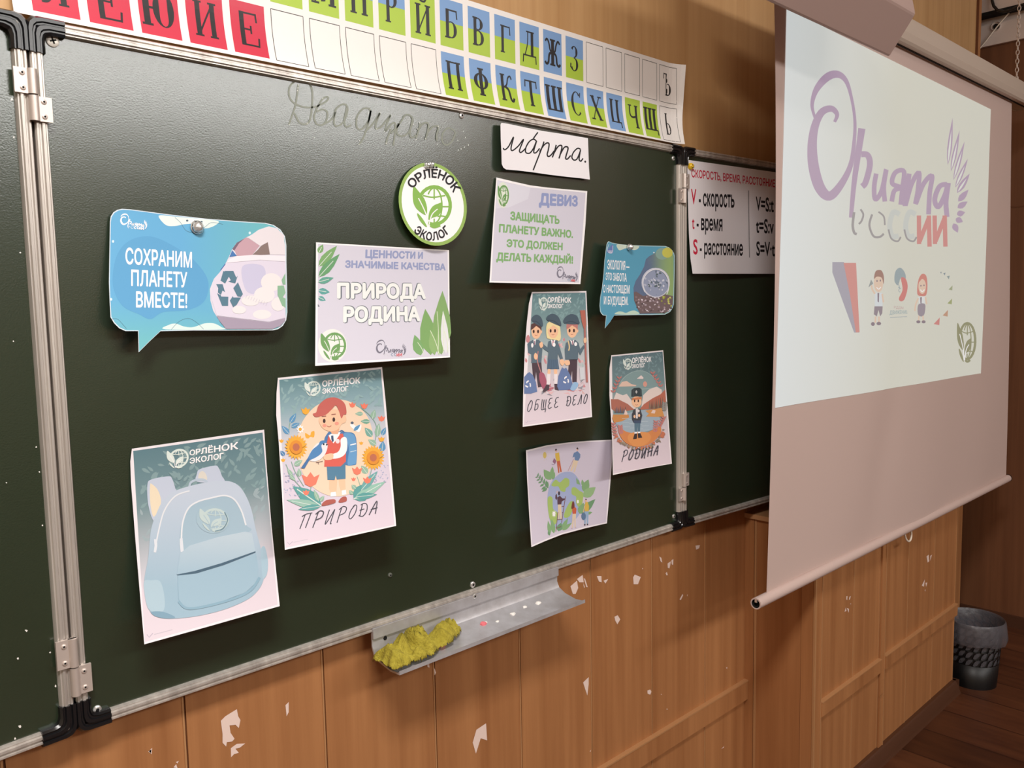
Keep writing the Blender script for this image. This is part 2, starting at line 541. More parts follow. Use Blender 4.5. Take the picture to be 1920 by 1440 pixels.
# single-line slanted capitals for the hand-lettered captions (x right, y up, unit box)
CAPS = {
    'П': [[(.05, .0), (.25, .95)], [(-.05, .85), (.3, .98), (.95, 1.0)], [(.6, .0), (.82, 1.0)]],
    'Р': [[(.1, -.1), (.35, 1.0)], [(.1, .85), (.5, 1.05), (.9, .9), (.8, .55), (.25, .42)]],
    'И': [[(.25, 1.0), (.08, .1), (.2, .05), (.85, .95)], [(.85, .95), (.65, .0), (.75, -.05)]],
    'О': [[(.55, .95), (.2, .6), (.1, .15), (.35, .0), (.75, .35), (.85, .85), (.6, 1.0), (.4, .85)]],
    'Д': [[(.25, .95), (.1, .1)], [(-.05, .12), (.45, .0), (.85, .35), (.8, .85), (.4, 1.0), (.05, .9)], [(.0, .5), (.55, .55)]],
    'А': [[(-.05, .0), (.75, 1.0), (.7, .0)], [(.1, .4), (.9, .45)]],
    'Н': [[(.2, 1.0), (.05, .0)], [(.85, 1.0), (.7, .0)], [(-.05, .45), (.95, .6)]],
    'Б': [[(.9, 1.0), (.3, .95), (.1, .05)], [(.15, .55), (.6, .6), (.65, .2), (.1, .02)]],
    'Щ': [[(.15, 1.0), (.05, .1), (.4, .05), (.5, .95)], [(.5, .95), (.4, .1), (.75, .08), (.9, .95)], [(.75, .08), (.9, .0), (.8, -.3)]],
    'Е': [[(.85, 1.0), (.35, .95), (.2, .6), (.6, .55)], [(.35, .52), (.1, .25), (.3, .0), (.8, .12)]],
    'Л': [[(-.1, .0), (.2, .15), (.75, 1.0), (.7, .0)]],
}


def caption(a, body, quad, colr, w):
    h = homog(quad); n = len(body)
    for i, ch in enumerate(body):
        for st in CAPS.get(ch, []):
            pts = [hap(h, (i + .06 + .8 * x + .1 * y) / n, 1 - y) for x, y in st]
            a.stroke(pts, w, colr)


# ------------------------------------------------------------------ the room
YW, XS, XL, YB = 0.025, 3.90, -2.6, -6.4
YBOX, XB = -0.195, 1.88                       # built-out lower wall section
XBR = at_y(1790, 1120, YBOX)[0]
XUP = at_y(1835, 60, YW)[0]
b = MB(); b.box(XL - .1, XS + .1, YB - .1, .5, -.05, 0)
floor_m = mat('laminate floor', C3(104, 62, 38), 0.42, noise=((26, 3, 3), C3(74, 40, 24), .3, .72))
nt = floor_m.node_tree
bk = nt.nodes.new('ShaderNodeTexBrick'); tcn = nt.nodes.new('ShaderNodeTexCoord')
bk.inputs['Scale'].default_value = 1.0; bk.inputs['Brick Width'].default_value = 1.1; bk.inputs['Row Height'].default_value = 0.19
bk.inputs['Mortar Size'].default_value = 0.003
bk.inputs['Color1'].default_value = (1, 1, 1, 1); bk.inputs['Color2'].default_value = (.5, .45, .42, 1); bk.inputs['Mortar'].default_value = (.3, .26, .24, 1)
mp_ = nt.nodes.new('ShaderNodeMapping'); mp_.inputs['Rotation'].default_value = (0, 0, math.pi / 2)
nt.links.new(tcn.outputs['Object'], mp_.inputs[0]); nt.links.new(mp_.outputs[0], bk.inputs['Vector'])
mx = nt.nodes.new('ShaderNodeMix'); mx.data_type = 'RGBA'; mx.blend_type = 'MULTIPLY'; mx.inputs[0].default_value = 1
ramp = [n for n in nt.nodes if n.type == 'VALTORGB'][0]
nt.links.new(ramp.outputs[0], mx.inputs[6]); nt.links.new(bk.outputs[0], mx.inputs[7])
nt.links.new(mx.outputs[2], nt.nodes['Principled BSDF'].inputs['Base Color'])
struct(b.build('floor', floor_m))
b = MB(); b.box(XL - .1, XS + .1, YB - .1, .5, CEIL, CEIL + .05); struct(b.build('ceiling', M['ceil']))
b = MB(); b.box(XL - .1, XL, YB, .5, 0, CEIL); struct(b.build('wall_left', M['room']))
b = MB(); b.box(XL, XS, YB - .1, YB, 0, CEIL); struct(b.build('wall_back', M['room']))

# front wall: veneer above, grooved boards below, patches of torn paint
b = MB()
ZT = Z0 - 0.0
b.box(XL, XUP, YW + .004, .14, 0, CEIL, 3)
b.box(XL, XUP, YW, YW + .01, ZT, CEIL, 0)
gx = [-1.6, -1.1, -.6, -.09] + [at_y(px, py, YW)[0] for px, py in ((345, 1330), (607, 1300), (815, 1300), (975, 1250), (1108, 1200), (1222, 1150), (1322, 1100))] + [XB]
zr = at_y(1260, 1357, YW)[2]
for x0, x1 in zip([XL] + gx[:-1], gx):
    b.box(x0 + .003, x1 - .0035, YW, YW + .01, 0, ZT, 1)
    b.box(x1 - .0035, x1 - .0005, YW - .0015, YW + .01, 0, ZT, 2)
b.box(XB, XUP, YW, YW + .01, 0, ZT, 1)


def patches(b, polys, y, mi=4, th=.0006):
    for pl in polys:
        pts = [at_y(px, py, y) for px, py in pl]
        n = len(pts); tr = tessellate_polygon([[Vector((p[0], p[2], 0)) for p in pts]])
        b.add([(p[0], y - th, p[2]) for p in pts], tr, mi)


def crop(o, s, pts):
    return [(o[0] + x / s, o[1] + y / s) for x, y in pts]


c4 = lambda *p: crop((0, 1130), 4, p)
c7 = lambda *p: crop((1060, 1000), 3.274, p)
cT = lambda *p: crop((660, 1030), 4.174, p)
patches(b, [
    c4((1655, 885), (1690, 850), (1775, 798), (1785, 850), (1802, 880), (1790, 940), (1765, 915), (1720, 920), (1728, 975), (1758, 1020), (1740, 1040), (1700, 1045), (1695, 1078), (1668, 1050), (1668, 985)),
    c4((1730, 1090), (1775, 1058), (1838, 1055), (1800, 1085), (1765, 1095), (1790, 1125), (1755, 1135), (1732, 1158)),
    c4((1110, 1115), (1135, 1100), (1130, 1130)), c4((1318, 1195), (1340, 1185), (1330, 1205)), c4((1300, 1235), (1320, 1210), (1330, 1240)),
    [(535, 1322), (541, 1316), (541, 1335), (537, 1343)], [(886, 1392), (893, 1368), (911, 1356), (913, 1388), (901, 1384), (892, 1413)],
    [(279, 1408), (285, 1402), (284, 1414)],
    cT((580, 860), (600, 845), (605, 925), (590, 920)), cT((640, 815), (650, 812), (655, 860), (642, 850)), cT((640, 920), (656, 965), (645, 985)),
    c7((30, 325), (70, 290), (78, 335), (62, 372), (45, 372)), c7((70, 280), (105, 255), (112, 300), (85, 300)), c7((112, 275), (120, 278), (136, 330), (128, 330)), c7((108, 300), (113, 332), (119, 332)),
    c7((192, 262), (220, 262), (222, 300), (205, 295)), c7((233, 290), (262, 280), (245, 308)),
    c7((415, 270), (425, 253), (462, 268), (445, 312), (418, 312)), c7((576, 142), (588, 150), (594, 180), (584, 172)), c7((626, 185), (648, 170), (638, 215), (628, 212)), c7((650, 165), (662, 158), (660, 195), (652, 190)),
    c7((614, 245), (622, 236), (628, 256), (620, 258)), c7((798, 75), (825, 72), (820, 92), (802, 100)), c7((700, 405), (718, 372), (722, 380), (708, 410)), c7((745, 380), (749, 372), (748, 388)),
    c7((300, 512), (320, 502), (336, 528), (318, 558), (305, 535)), c7((108, 915), (142, 882), (142, 925), (134, 995), (122, 960)), c7((502, 965), (520, 958), (528, 972), (520, 990), (504, 984)),
    c7((618, 1080), (624, 1074), (627, 1082)), c7((584, 988), (590, 985), (590, 992)), c7((148, 1338), (158, 1328), (154, 1340)), c7((368, 1332), (384, 1328), (376, 1338)), c7((956, 1322), (975, 1305), (970, 1316)), c7((985, 825), (993, 820), (992, 832)), c7((470, 215), (476, 212), (475, 222)),
], YW)
struct(b.build('wall_front', [M['ply'], M['panel'], M['panel_edge'], M['groove'], M['peel']]))
# horizontal batten on the lower wall
b = MB(); b.box(XL, XB, YW - .012, YW, zr - .058, zr, 0); b.box(XL, XB, YW - .0135, YW, zr, zr + .004, 1)
struct(b.build('trim_1', [M['panel'], M['panel_edge']]))
# narrow edge strip where the upper wall ends
b = MB(); b.box(XUP - .035, XUP + .004, YW - .008, .14, 1.2, CEIL, 0); b.box(XUP - .037, XUP - .033, YW - .01, YW, 1.2, CEIL, 1)
struct(b.build('trim_2', [M['panel'], M['groove']]))

# built-out lower section with its cap
b = MB()
ztop = Z0 - .035
b.box(XB, XBR, YBOX + .004, YW, .0, ztop - .014, 2)
b.box(XB - .012, XBR + .012, YBOX - .006, YW, ztop - .014, ztop, 4)
zr2 = at_y(1640, 1240, YBOX)[2]; zp = at_y(1700, 1350, YBOX)[2]
fx = [XB] + [at_y(px, py, YBOX)[0] for px, py in ((1600, 1150), (1648, 1150), (1702, 1100), (1752, 1050))] + [XBR]
for i, (x0, x1) in enumerate(zip(fx[:-1], fx[1:])):
    b.box(x0 + .0025, x1 - .0025, YBOX, YBOX + .01, 0, ztop - .014, 0)
    b.box(x1 - .003, x1 + .0005, YBOX - .0015, YBOX + .01, zp, ztop - .014, 1)
for x in (XB, fx[2]):                          # flat posts
    b.box(x + (0 if x == XB else .004), x + .032, YBOX - .007, YBOX, zp, ztop - .014, 0)
    b.box(x + .030, x + .034, YBOX - .009, YBOX, zp, ztop - .014, 1)
b.box(XB + .034, fx[2] + .002, YBOX - .012, YBOX, zr2 - .042, zr2, 0)
b.box(fx[2] + .034, XBR, YBOX - .012, YBOX, zr2 - .042, zr2, 0)
b.box(XB + .034, fx[2] + .002, YBOX - .0135, YBOX, zr2, zr2 + .003, 1)
b.box(fx[2] + .034, XBR, YBOX - .0135, YBOX, zr2, zr2 + .003, 1)
# side face strips
b.box(XB - .0012, XB, YBOX + .004, YW, 0, ztop - .014, 0)
b.box(XB - .006, XB, YBOX, YBOX + .036, 0, ztop - .014, 0)
b.box(XB - .007, XB, YBOX - .007, YBOX - .001, 0, ztop - .014, 1)
b.box(XB - .004, XB, -.012, -.006, 0, ztop - .014, 1)
b.box(XB - .005, XB, -.004, YW, 0, ztop - .014, 0)
b.box(XB - .0015, XB, YBOX + .036, YBOX + .039, 0, ztop - .014, 2)
c5 = lambda *p: crop((1380, 1050), 3.5556, p)
patches(b, [c5((735, 242), (742, 240), (740, 268), (734, 262)), c5((755, 245), (764, 240), (758, 262), (752, 266)), c5((722, 345), (732, 315), (735, 340)), c5((738, 320), (752, 325), (750, 352)),
            c5((760, 290), (765, 288), (764, 298)), c5((533, 270), (540, 266), (538, 274)), c5((1237, 170), (1258, 128), (1252, 178)), c5((1262, 152), (1274, 150), (1266, 180)),
            c5((1256, 200), (1262, 195), (1261, 210)), [(1737, 1043), (1741, 1040), (1742, 1052), (1739, 1055)], [(1744, 1042), (1747, 1040), (1744, 1052)]], YBOX, 5)
patches(b, [c5((957, 912), (985, 885), (987, 890), (960, 915))], YBOX - .009, 1)
struct(b.build('wall_boxing', [M['panel'], M['panel_edge'], M['groove'], M['panel'], mat('box cap board', C3(190, 142, 100), .5), M['peel']]))
# plinth along the foot of the box
b = MB()
prof = [(YBOX - .03, 0), (YBOX - .024, .012), (YBOX - .018, zp - .006), (YBOX - .012, zp), (YBOX, zp), (YBOX, 0)]
b.prism(prof, lambda p, q, t: (t, p, q), XB, XBR + .012)
b.box(XBR, XBR + .02, YBOX - .02, -.02, 0, zp)
struct(b.build('baseboard_front', M['plinth'], smooth=40))

# right-hand wall: veneer below, white band with a beam above
zb = at_x(1880, 82.5, XS)[2]
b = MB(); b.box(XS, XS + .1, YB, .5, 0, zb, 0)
za = at_x(1860, 385, XS)[2]
b.box(XS - .002, XS, YB, .5, at_x(1900, 388, XS)[2] - .003, at_x(1900, 388, XS)[2] + .003, 2)
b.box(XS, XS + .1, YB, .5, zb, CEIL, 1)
b.box(XS - .02, XS, YB, .5, zb, at_x(1880, 43, XS)[2], 1)
b.box(XUP - .2, XS, .14, .5, 0, CEIL, 0)
struct(b.build('wall_right', [M['side'], M['plaster'], M['groove']]))
b = MB(); b.box(XS - .016, XS, YB, .13, 0, .055); struct(b.build('baseboard_right', M['plinth']))
# cable duct under the ceiling, hanging cable, thin wire and a hole
zc = at_x(1880, 26, XS)[2]
b = MB()
b.prism([(0, 0), (-.05, .004), (-.06, .05), (-.05, .085), (0, .09)], lambda p, q, t: (XS - .02 + p, t, zc + q), YB, .13)
b.box(XS - .074, XS - .019, YB, .13, zc - .012, zc + .001, 1)  # shadow line under the duct, put in as a near-black strip
struct(b.build('trim_3', [M['plaster'], M['dark']], smooth=30))
t_ = [at_x(px, py, XS - .09) for px, py in ((1859, -30), (1860, 0), (1863, 11), (1870, 19), (1882, 22), (1895, 19), (1908, 13), (1930, 4))]
b = MB(); b.tube(t_, .006, 8)
tag(b.build('cable', M['blackp'], smooth=60), 'black cable looping down from the ceiling corner at upper right', 'cable')
b = MB(); b.tube([at_x(px, py, XS - .03) for px, py in ((1836, 92), (1848, 78), (1860, 62), (1876, 42), (1892, 24))], .0035, 6)
tag(b.build('wire', M['ring'], smooth=60), 'thin pale wire running diagonally across the white wall band', 'wire')
b = MB(); pc = at_x(1868, 50, XS - .02)
b.lathe([(.0001, .0), (.012, .0), (.017, -.002), (.019, -.008), (.019, .0)], (XS - .02, pc[1], pc[2]), (1, 0, 0), 16)
b.lathe([(.0001, -.0085), (.011, -.0085)], (XS - .02, pc[1], pc[2]), (1, 0, 0), 16, 1)
tag(b.build('wall_plug', [M['plaster'], M['dark']], smooth=40), 'small round plug with a dark hole in the white wall band', 'plug')

# ------------------------------------------------------------------ chalkboard
BT, BW, BH = 0.016, 1.5, 1.0
board = thing('chalkboard', 'dark green three-leaf chalkboard in an aluminium frame, pinned with paper sheets', 'chalkboard', (0, 0, 0))


def leaf_frame(fn, W, H, parent, sides='lrtb', caps=('tl', 'tr', 'bl', 'br'), mirror=False):
    """fn(x, y, z): leaf coordinates -> world"""
    prof = [(0, .012), (0, -.006), (.002, -.009), (.0045, -.009), (.0058, -.0065), (.0075, -.0065), (.009, -.0095), (.0125, -.0095), (.0140, -.007), (.0155, -.007), (.017, -.004), (.018, .002), (.018, .012)]
    for s_ in sides:
        m = MB()
        if s_ == 'l': m.prism(prof, lambda p, q, t: fn(p, q, t), .01, H - .01)
        if s_ == 'r': m.prism(prof, lambda p, q, t: fn(W - p, q, t), .01, H - .01)
        if s_ == 'b': m.prism(prof, lambda p, q, t: fn(t, q, p), .01, W - .01)
        if s_ == 't': m.prism(prof, lambda p, q, t: fn(t, q, H - p), .01, W - .01)
        m.build('frame_rail', M['alu'], parent, smooth=25)
    for c in caps:
        fx_ = (lambda p: p) if c[1] == 'l' else (lambda p: W - p)
        fz_ = (lambda p: p) if c[0] == 'b' else (lambda p: H - p)
        m = MB()
        # L-shaped rounded corner piece made of three raised ribs swept round the corner
        out = [(.045, -.003), (.012, -.003), (.004, -.001), (-.001, .004), (-.003, .012), (-.003, .045)]
        inn = [(.045, .0195), (.030, .0195), (.0235, .0215), (.0215, .0235), (.0195, .030), (.0195, .045)]
        n = len(out); vs = []; fs = []
        ribs = [(0, 0.012), (0, -.008), (.12, -.0125), (.3, -.0125), (.36, -.0095), (.44, -.0095), (.5, -.0125), (.68, -.0125), (.74, -.0095), (.82, -.0095), (.88, -.0115), (1, -.008), (1, .012)]
        for (xo, zo), (xi, zi) in zip(out, inn):
            for u, y in ribs:
                vs.append(fn(fx_(xo + (xi - xo) * u), y, fz_(zo + (zi - zo) * u)))
        k = len(ribs)
        for i in range(n - 1):
            for j in range(k - 1):
                fs.append((i * k + j, i * k + j + 1, (i + 1) * k + j + 1, (i + 1) * k + j))
        fs += [tuple(range(k)), tuple((n - 1) * k + j for j in range(k))]
        m.add(vs, fs)
        m.build('corner_cap', M['blackp'], parent, smooth=35)


def screw_at(fn, x, z, r, parent, name='screw', m='screw', hole='dark', h=.003, y=0.0):
    s_ = MB(); o = fn(x, y, z); ax = (fn(x, y - 1, z) - o)
    s_.lathe([(r, 0), (r * .95, h * .6), (r * .6, h), (r * .4, h * 1.02)], o, ax, 18, 0)
    s_.lathe([(r * .4, h * 1.02), (r * .3, h * .5), (.00001, h * .45)], o, ax, 12, 1)
    s_.build(name, [M[m], M[hole]], parent, smooth=50)


ident = lambda x, y, z: Vector((x, y, z + Z0))
m = MB(); m.box(.01, BW - .01, 0, BT, Z0 + .01, Z0 + BH - .01)
centre = m.build('writing_panel', M['board'], board)
leaf_frame(ident, BW, BH, centre)
for px, py, r in ((98, 77, .0085),):
    p = at_y(px, py, 0); s_ = MB()
    s_.lathe([(r, 0), (r * .96, .002), (r * .7, .0032), (.0001, .0035)], p, (0, -1, 0), 20)
    for a in (0, math.pi / 2):
        ca, sa = math.cos(a + .3), math.sin(a + .3); q = [(-.5, -.13), (.5, -.13), (.5, .13), (-.5, .13)]
        s_.add([(p[0] + r * (x * ca - z * sa), -.0038, p[2] + r * (x * sa + z * ca)) for x, z in q], [(0, 1, 2, 3)], 1)
    s_.build('screw', [M['screw'], M['dark']], centre, smooth=40)
for px, py, r in ((865, 217, .0062), (1262, 297, .006), (886, 1096, .0066), (182, 1330, .0062), (731, 1078, .0045), (1263, 968, .006)):
    p = at_y(px, py, 0); screw_at(ident, p[0], p[2] - Z0, r, centre, m='steel' if r > .005 else 'smear')
# side leaves, folded a little towards the room
AL, AR = math.radians(5.0), math.radians(3.6)
WW = 0.75
XLh, XRh = -.0035, BW + .0035


def fl(x, y, z):   # left leaf, x from 0 (outer) to WW (hinge)
    d = WW - x
    return Vector((XLh - d * math.cos(AL) - y * math.sin(AL) * -1 * -1, -d * math.sin(AL) + y * math.cos(AL), z + Z0))


def fr(x, y, z):
    return Vector((XRh + x * math.cos(AR) - y * math.sin(AR) * -1, -x * math.sin(AR) + y * math.cos(AR), z + Z0))


def slab(fn, W, H):
    m = MB(); P = [fn(x, y, z) for z in (.01, H - .01) for x, y in ((.01, 0), (W - .01, 0), (W - .01, BT), (.01, BT))]
    m.add(P, [(0, 1, 5, 4), (1, 2, 6, 5), (2, 3, 7, 6), (3, 0, 4, 7), (0, 3, 2, 1), (4, 5, 6, 7)])
    return m


m = slab(fl, WW, BH)
NL = Vector((-math.sin(AL), math.cos(AL), 0)).normalized()
for px, py, s_ in ((22, 187, 3.5), (26, 257, 2.2), (38, 474, 2.2), (68, 838, 2), (74, 885, 2), (80, 985, 1.8), (94, 1223, 2.6), (104, 1286, 2.6), (49, 1182, 3), (34, 1235, 3), (38, 1362, 4), (28, 1385, 2.5), (25, 640, 1.6), (12, 905, 1.6)):
    rr = random.Random(px * 7 + py)
    pts = [hit(px + s_ * math.cos(a) * rr.uniform(.4, 1.2), py + s_ * math.sin(a) * rr.uniform(.4, 1.2), Vector((XLh, -.0006, 0)), NL) for a in (0, 1.2, 2.4, 3.6, 4.9)]
    m.add(pts, [(0, 1, 2, 3, 4)], 1)
wl = m.build('wing_panel', [M['board'], M['chalk']], board)
leaf_frame(fl, WW, BH, wl)
wr = slab(fr, WW, BH).build('wing_panel', M['board'], board)
leaf_frame(fr, WW, BH, wr)
PR = (Vector((XRh, 0, 0)), Vector((math.sin(AR), math.cos(AR), 0)))


def hinge(x0, x1, z0, z1, flip):
    """two plates, one above the other, meeting at the knuckle"""
    zm = (z0 + z1) / 2
    xm = (x0 + x1) / 2
    root = None
    for (a, c, za_, zb_) in (((x0, xm + .006, zm, z1), (xm - .006, x1, z0, zm)) if not flip else ((xm - .006, x1, zm, z1), (x0, xm + .006, z0, zm))):
        m = MB(); m.box(a, c, -.0135, -.0095, za_ + .001, zb_ - .001)
        n = 9; kx = xm
        m.lathe([(.0001, 0), (.0062, 0), (.0062, zb_ - za_ - .002), (.0001, zb_ - za_ - .002)], (kx, -.013, za_ + .001), (0, 0, 1), 14)
        if root is None: root = m.build('hinge', M['alu2'], board, smooth=40)
        else: m.build('hinge_plate', M['alu2'], root, smooth=40)
        cx_ = (a + c) / 2 + (-.004 if abs(a - x0) < 1e-6 else .004)
        for zz in (za_ + .22 * (zb_ - za_), za_ + .78 * (zb_ - za_)):
            screw_at(lambda x, y, z: Vector((x, y, z)), cx_, zz, .0036, root, 'rivet', 'alu2', 'dark', .0018, -.0135)


pa, pb = at_y(22, 122, -.012), at_y(82, 230, -.012)
hinge(-.0225, .0215, pb[2], pa[2], False)
pa, pb = at_y(100, 1205, -.012), at_y(158, 1300, -.012)
hinge(-.0225, .0215, pb[2], pa[2], False)
pa, pb = at_y(1284, 325, -.012), at_y(1270, 380, -.012)
hinge(BW - .0215, BW + .0225, pb[2], pa[2], True)
pa, pb = at_y(1284, 887, -.012), at_y(1270, 942, -.012)
hinge(BW - .0215, BW + .0225, pb[2], pa[2], True)

# chalk ledge under the board
TX0, TX1 = at_y(700, 1200, -.012)[0], at_y(1047, 1075, -.012)[0]
zt = Z0 - .002
m = MB()
prof = [(-.0105, .010), (-.0105, -.010), (-.0065, -.0105), (-.0055, -.024), (-.012, -.037), (-.03, -.046), (-.062, -.052), (-.088, -.050), (-.090, -.046), (-.0905, -.0535), (-.062, -.0555), (-.028, -.0495), (-.009, -.040), (-.003, -.026), (-.003, .010)]
m.prism(prof, lambda p, q, t: (t, p - .002, zt + q + (.0)), TX0, TX1)
tray = m.build('chalk_ledge', M['tray'], board, smooth=35)
for px, py, y in ((890, 1118, -.0125), (722, 1196, -.008), (1026, 1083, -.008)):
    p = at_y(px, py, y); screw_at(lambda x, yy, z: Vector((x, yy, z)), p[0], p[2], .0055 if y < -.01 else .004, tray, 'screw', 'steel' if y < -.01 else 'dark', 'dark', .002, y)

# faint washed-out handwriting on the board
cw = Art(lambda x, y, l: at_y(500 + x / 4.8, y / 4.8, -.0004 - l), 60)
sm = C3(146, 152, 142)
for st in [
    [(235, 1010), (255, 1030), (290, 1095), (330, 1118), (380, 1100), (405, 1000), (412, 850), (392, 765), (330, 720), (250, 735), (205, 790), (205, 870), (250, 930), (330, 962), (420, 965), (500, 935), (552, 895), (545, 872), (505, 890), (455, 970), (428, 1050), (448, 1112), (500, 1125), (540, 1075), (545, 1010), (505, 985), (450, 1005)],
    [(285, 760), (265, 920), (240, 1010), (200, 1125)],
    [(500, 1125), (590, 1070), (625, 980), (680, 940), (720, 950), (728, 1000), (690, 1100), (630, 1135), (605, 1100), (620, 1010)], [(725, 960), (700, 1080), (715, 1140), (760, 1125)],
    [(935, 1000), (915, 975), (860, 985), (810, 1060), (815, 1150), (860, 1160), (915, 1090), (938, 995), (905, 1150), (860, 1260), (830, 1300)],
    [(880, 1190), (960, 1110), (1020, 1015), (985, 1110), (985, 1160), (1030, 1140), (1080, 1080), (1118, 1035), (1080, 1120), (1070, 1180), (1120, 1120), (1155, 1110), (1155, 1200), (1140, 1310)], [(1120, 1160), (1085, 1250), (1075, 1300)],
    [(1120, 1200), (1200, 1110), (1250, 1035), (1305, 1050), (1312, 1110), (1270, 1200), (1210, 1225), (1170, 1190), (1190, 1110)], [(1312, 1080), (1290, 1200), (1310, 1240), (1345, 1215)],
    [(1345, 1245), (1375, 1150), (1380, 1100)], [(1360, 1170), (1410, 1110), (1455, 1115), (1450, 1180), (1430, 1255)], [(1440, 1210), (1490, 1145), (1545, 1140), (1530, 1220), (1535, 1270)],
    [(1690, 1180), (1640, 1150), (1590, 1190), (1578, 1260), (1610, 1305), (1660, 1280), (1695, 1210), (1690, 1180)]]:
    cw.stroke(st, 16, sm)
for x, y in [(285, 765), (281, 790), (276, 815), (203, 1122), (365, 1108), (1020, 1012), (1060, 1182), (1118, 1035), (1375, 1105), (1355, 1160), (1345, 1255), (1430, 1250), (1535, 1298), (1320, 1118), (1770, 1182), (1790, 1238), (1815, 1305), (1780, 1325), (1750, 1340), (1725, 1350), (1720, 1262), (1545, 1137), (990, 1160), (910, 1022), (505, 885), (430, 1240), (835, 1265), (830, 1300), (1075, 1290)]:
    cw.ell(x, y, 4.5, 5.5, C3(225, 228, 222))
cw.build('chalk_writing', print_mat('washed chalk', .75, spec=.3), centre)

# ------------------------------------------------------------------ cloth and chalk in the ledge
from mathutils import noise as mnoise
LUMPS = [(.060, -.052, .052, .034, .044, .2), (.105, -.046, .05, .026, .036, -.2), (.148, -.038, .040, .021, .036, .1), (.010, -.055, .032, .034, .030, 0), (.066, -.070, .04, .019, .027, .1), (.010, -.078, .026, .015, .020, 0)]


def cloth_h(x, y):
    h = 0
    for lx, ly, ax_, ay_, hh, ro in LUMPS:
        dx, dy = x - lx, y - ly; dx, dy = dx * math.cos(ro) + dy * math.sin(ro), dy * math.cos(ro) - dx * math.sin(ro)
        d = (dx / ax_) ** 2 + (dy / ay_) ** 2
        if d < 1: h = max(h, hh * (1 - d) ** .5)
    return h


NX, NY = 150, 84
grid = {}; vs = []; fs = []
for i in range(NX + 1):
    for k in range(NY + 1):
        x = -.014 + .204 * i / NX; y = -.094 + .084 * k / NY
        h = cloth_h(x, y)
        if h <= 0: continue
        q = Vector((x * 20 + y * 11, y * 21 - x * 9, 1.3)); w = Vector((mnoise.noise(q + Vector((5, 0, 0))), mnoise.noise(q + Vector((0, 7, 0))), 0))
        n1 = abs(mnoise.noise(q * 1.1 + w * 1.6)); n2 = abs(mnoise.noise(q * 2.7 + w * 1.2 + Vector((2, 9, 4))))
        z = h * (1.2 - 1.7 * min(n1, .42)) - .008 * min(n2, .5) * (h / .04)
        y2 = min(max(y + .006 * w[1], -.0935), -.012)
        fl_ = -.0455 if y2 > -.086 else -.0445
        if y2 > -.03: fl_ += (y2 + .03) * .9
        grid[i, k] = len(vs); vs.append((TX0 + x + .007 * w[0], y2, zt + fl_ + max(z, .0004)))
for (i, k), v0 in grid.items():
    if (i + 1, k) in grid and (i, k + 1) in grid and (i + 1, k + 1) in grid: fs.append((v0, grid[i + 1, k], grid[i + 1, k + 1], grid[i, k + 1]))
m = MB(); m.add(vs, fs); o = m.build('cleaning_cloth', M['rag'], smooth=150)
sol = o.modifiers.new('thick', 'SOLIDIFY'); sol.thickness = .0012; sol.offset = 1
tag(o, 'crumpled yellow cloth lying at the left end of the chalk ledge', 'cloth')


def chalk(px, py, sz, mk, label, seed, grp=None):
    rr = random.Random(seed); sz *= 1.25
    y = -.066; p = at_y(px, py, y)
    for k in range(6):                                     # rest it on the ledge floor
        zf = zt - .0515 + max(0, (y + .062) * .2)
        p = hit(px, py, Vector((0, 0, zf + sz * .5)), Vector((0, 0, 1)))
        y = min(max(p[1], -.084), -.025)
    bm = bmesh.new(); bmesh.ops.create_icosphere(bm, subdivisions=2, radius=sz)
    for v in bm.verts: v.co = Vector((v.co.x * 1.25, v.co.y, v.co.z * .8)) * (1 + rr.uniform(-.22, .22))
    me = bpy.data.meshes.new('chalk_piece'); bm.to_mesh(me); bm.free(); me.materials.append(M[mk])
    o = bpy.data.objects.new('chalk_piece', me); col.objects.link(o)
    o.location = (p[0], y, zt - .0515 + sz * .68 + .0003); tag(o, label, 'chalk', grp)
    return o


G = 'chalk crumbs on the ledge'
chalk(660 + 1025 / 4.174, 1030 + 572 / 4.174, .0052, 'chalkpink', 'pink chalk crumb on the ledge right of the yellow cloth', 1, G)
chalk(660 + 1043 / 4.174, 1030 + 560 / 4.174, .0036, 'chalk', 'white chalk crumb touching the pink chalk crumb', 2, G)
chalk(660 + 948 / 4.174, 1030 + 596 / 4.174, .003, 'chalk', 'tiny white chalk crumb between yellow cloth and pink crumb', 3, G)
chalk(660 + 1136 / 4.174, 1030 + 556 / 4.174, .0028, 'chalk', 'smallest white chalk crumb, just right of the pink crumb', 4, G)
chalk(660 + 1258 / 4.174, 1030 + 496 / 4.174, .0042, 'chalk', 'white chalk crumb amid dust halfway along the bare ledge', 5, G)
chalk(660 + 1348 / 4.174, 1030 + 440 / 4.174, .0042, 'chalk', 'second white chalk crumb from the right end of the ledge', 6, G)
chalk(660 + 1455 / 4.174, 1030 + 408 / 4.174, .0052, 'chalk', 'largest white chalk crumb, nearest the right end of the ledge', 7, G)
chalk(660 + 698 / 4.174, 1030 + 745 / 4.174, .0056, 'chalkorange', 'orange chalk crumb beside the right corner of the yellow cloth', 8, G)

# ------------------------------------------------------------------ projection screen on chains
YS = -0.235
S = lambda px, py: at_y(px, py, YS)
zbar = (S(1420, 1122)[2] + S(1885, 904)[2]) / 2
zcase = S(1800, 144)[2]
xl_t, xl_b, xr_t, xr_b = S(1443, 0)[0], S(1437, 1105)[0], S(1897, 190)[0], S(1888, 895)[0]
xl_m = S(1448, 700)[0]
screen = thing('projection_screen', 'white pull-down projection screen hanging on chains in front of the wall', 'screen', ((xl_t + xr_t) / 2, YS, zbar))
SH = (screen.location.x, YS, zbar)


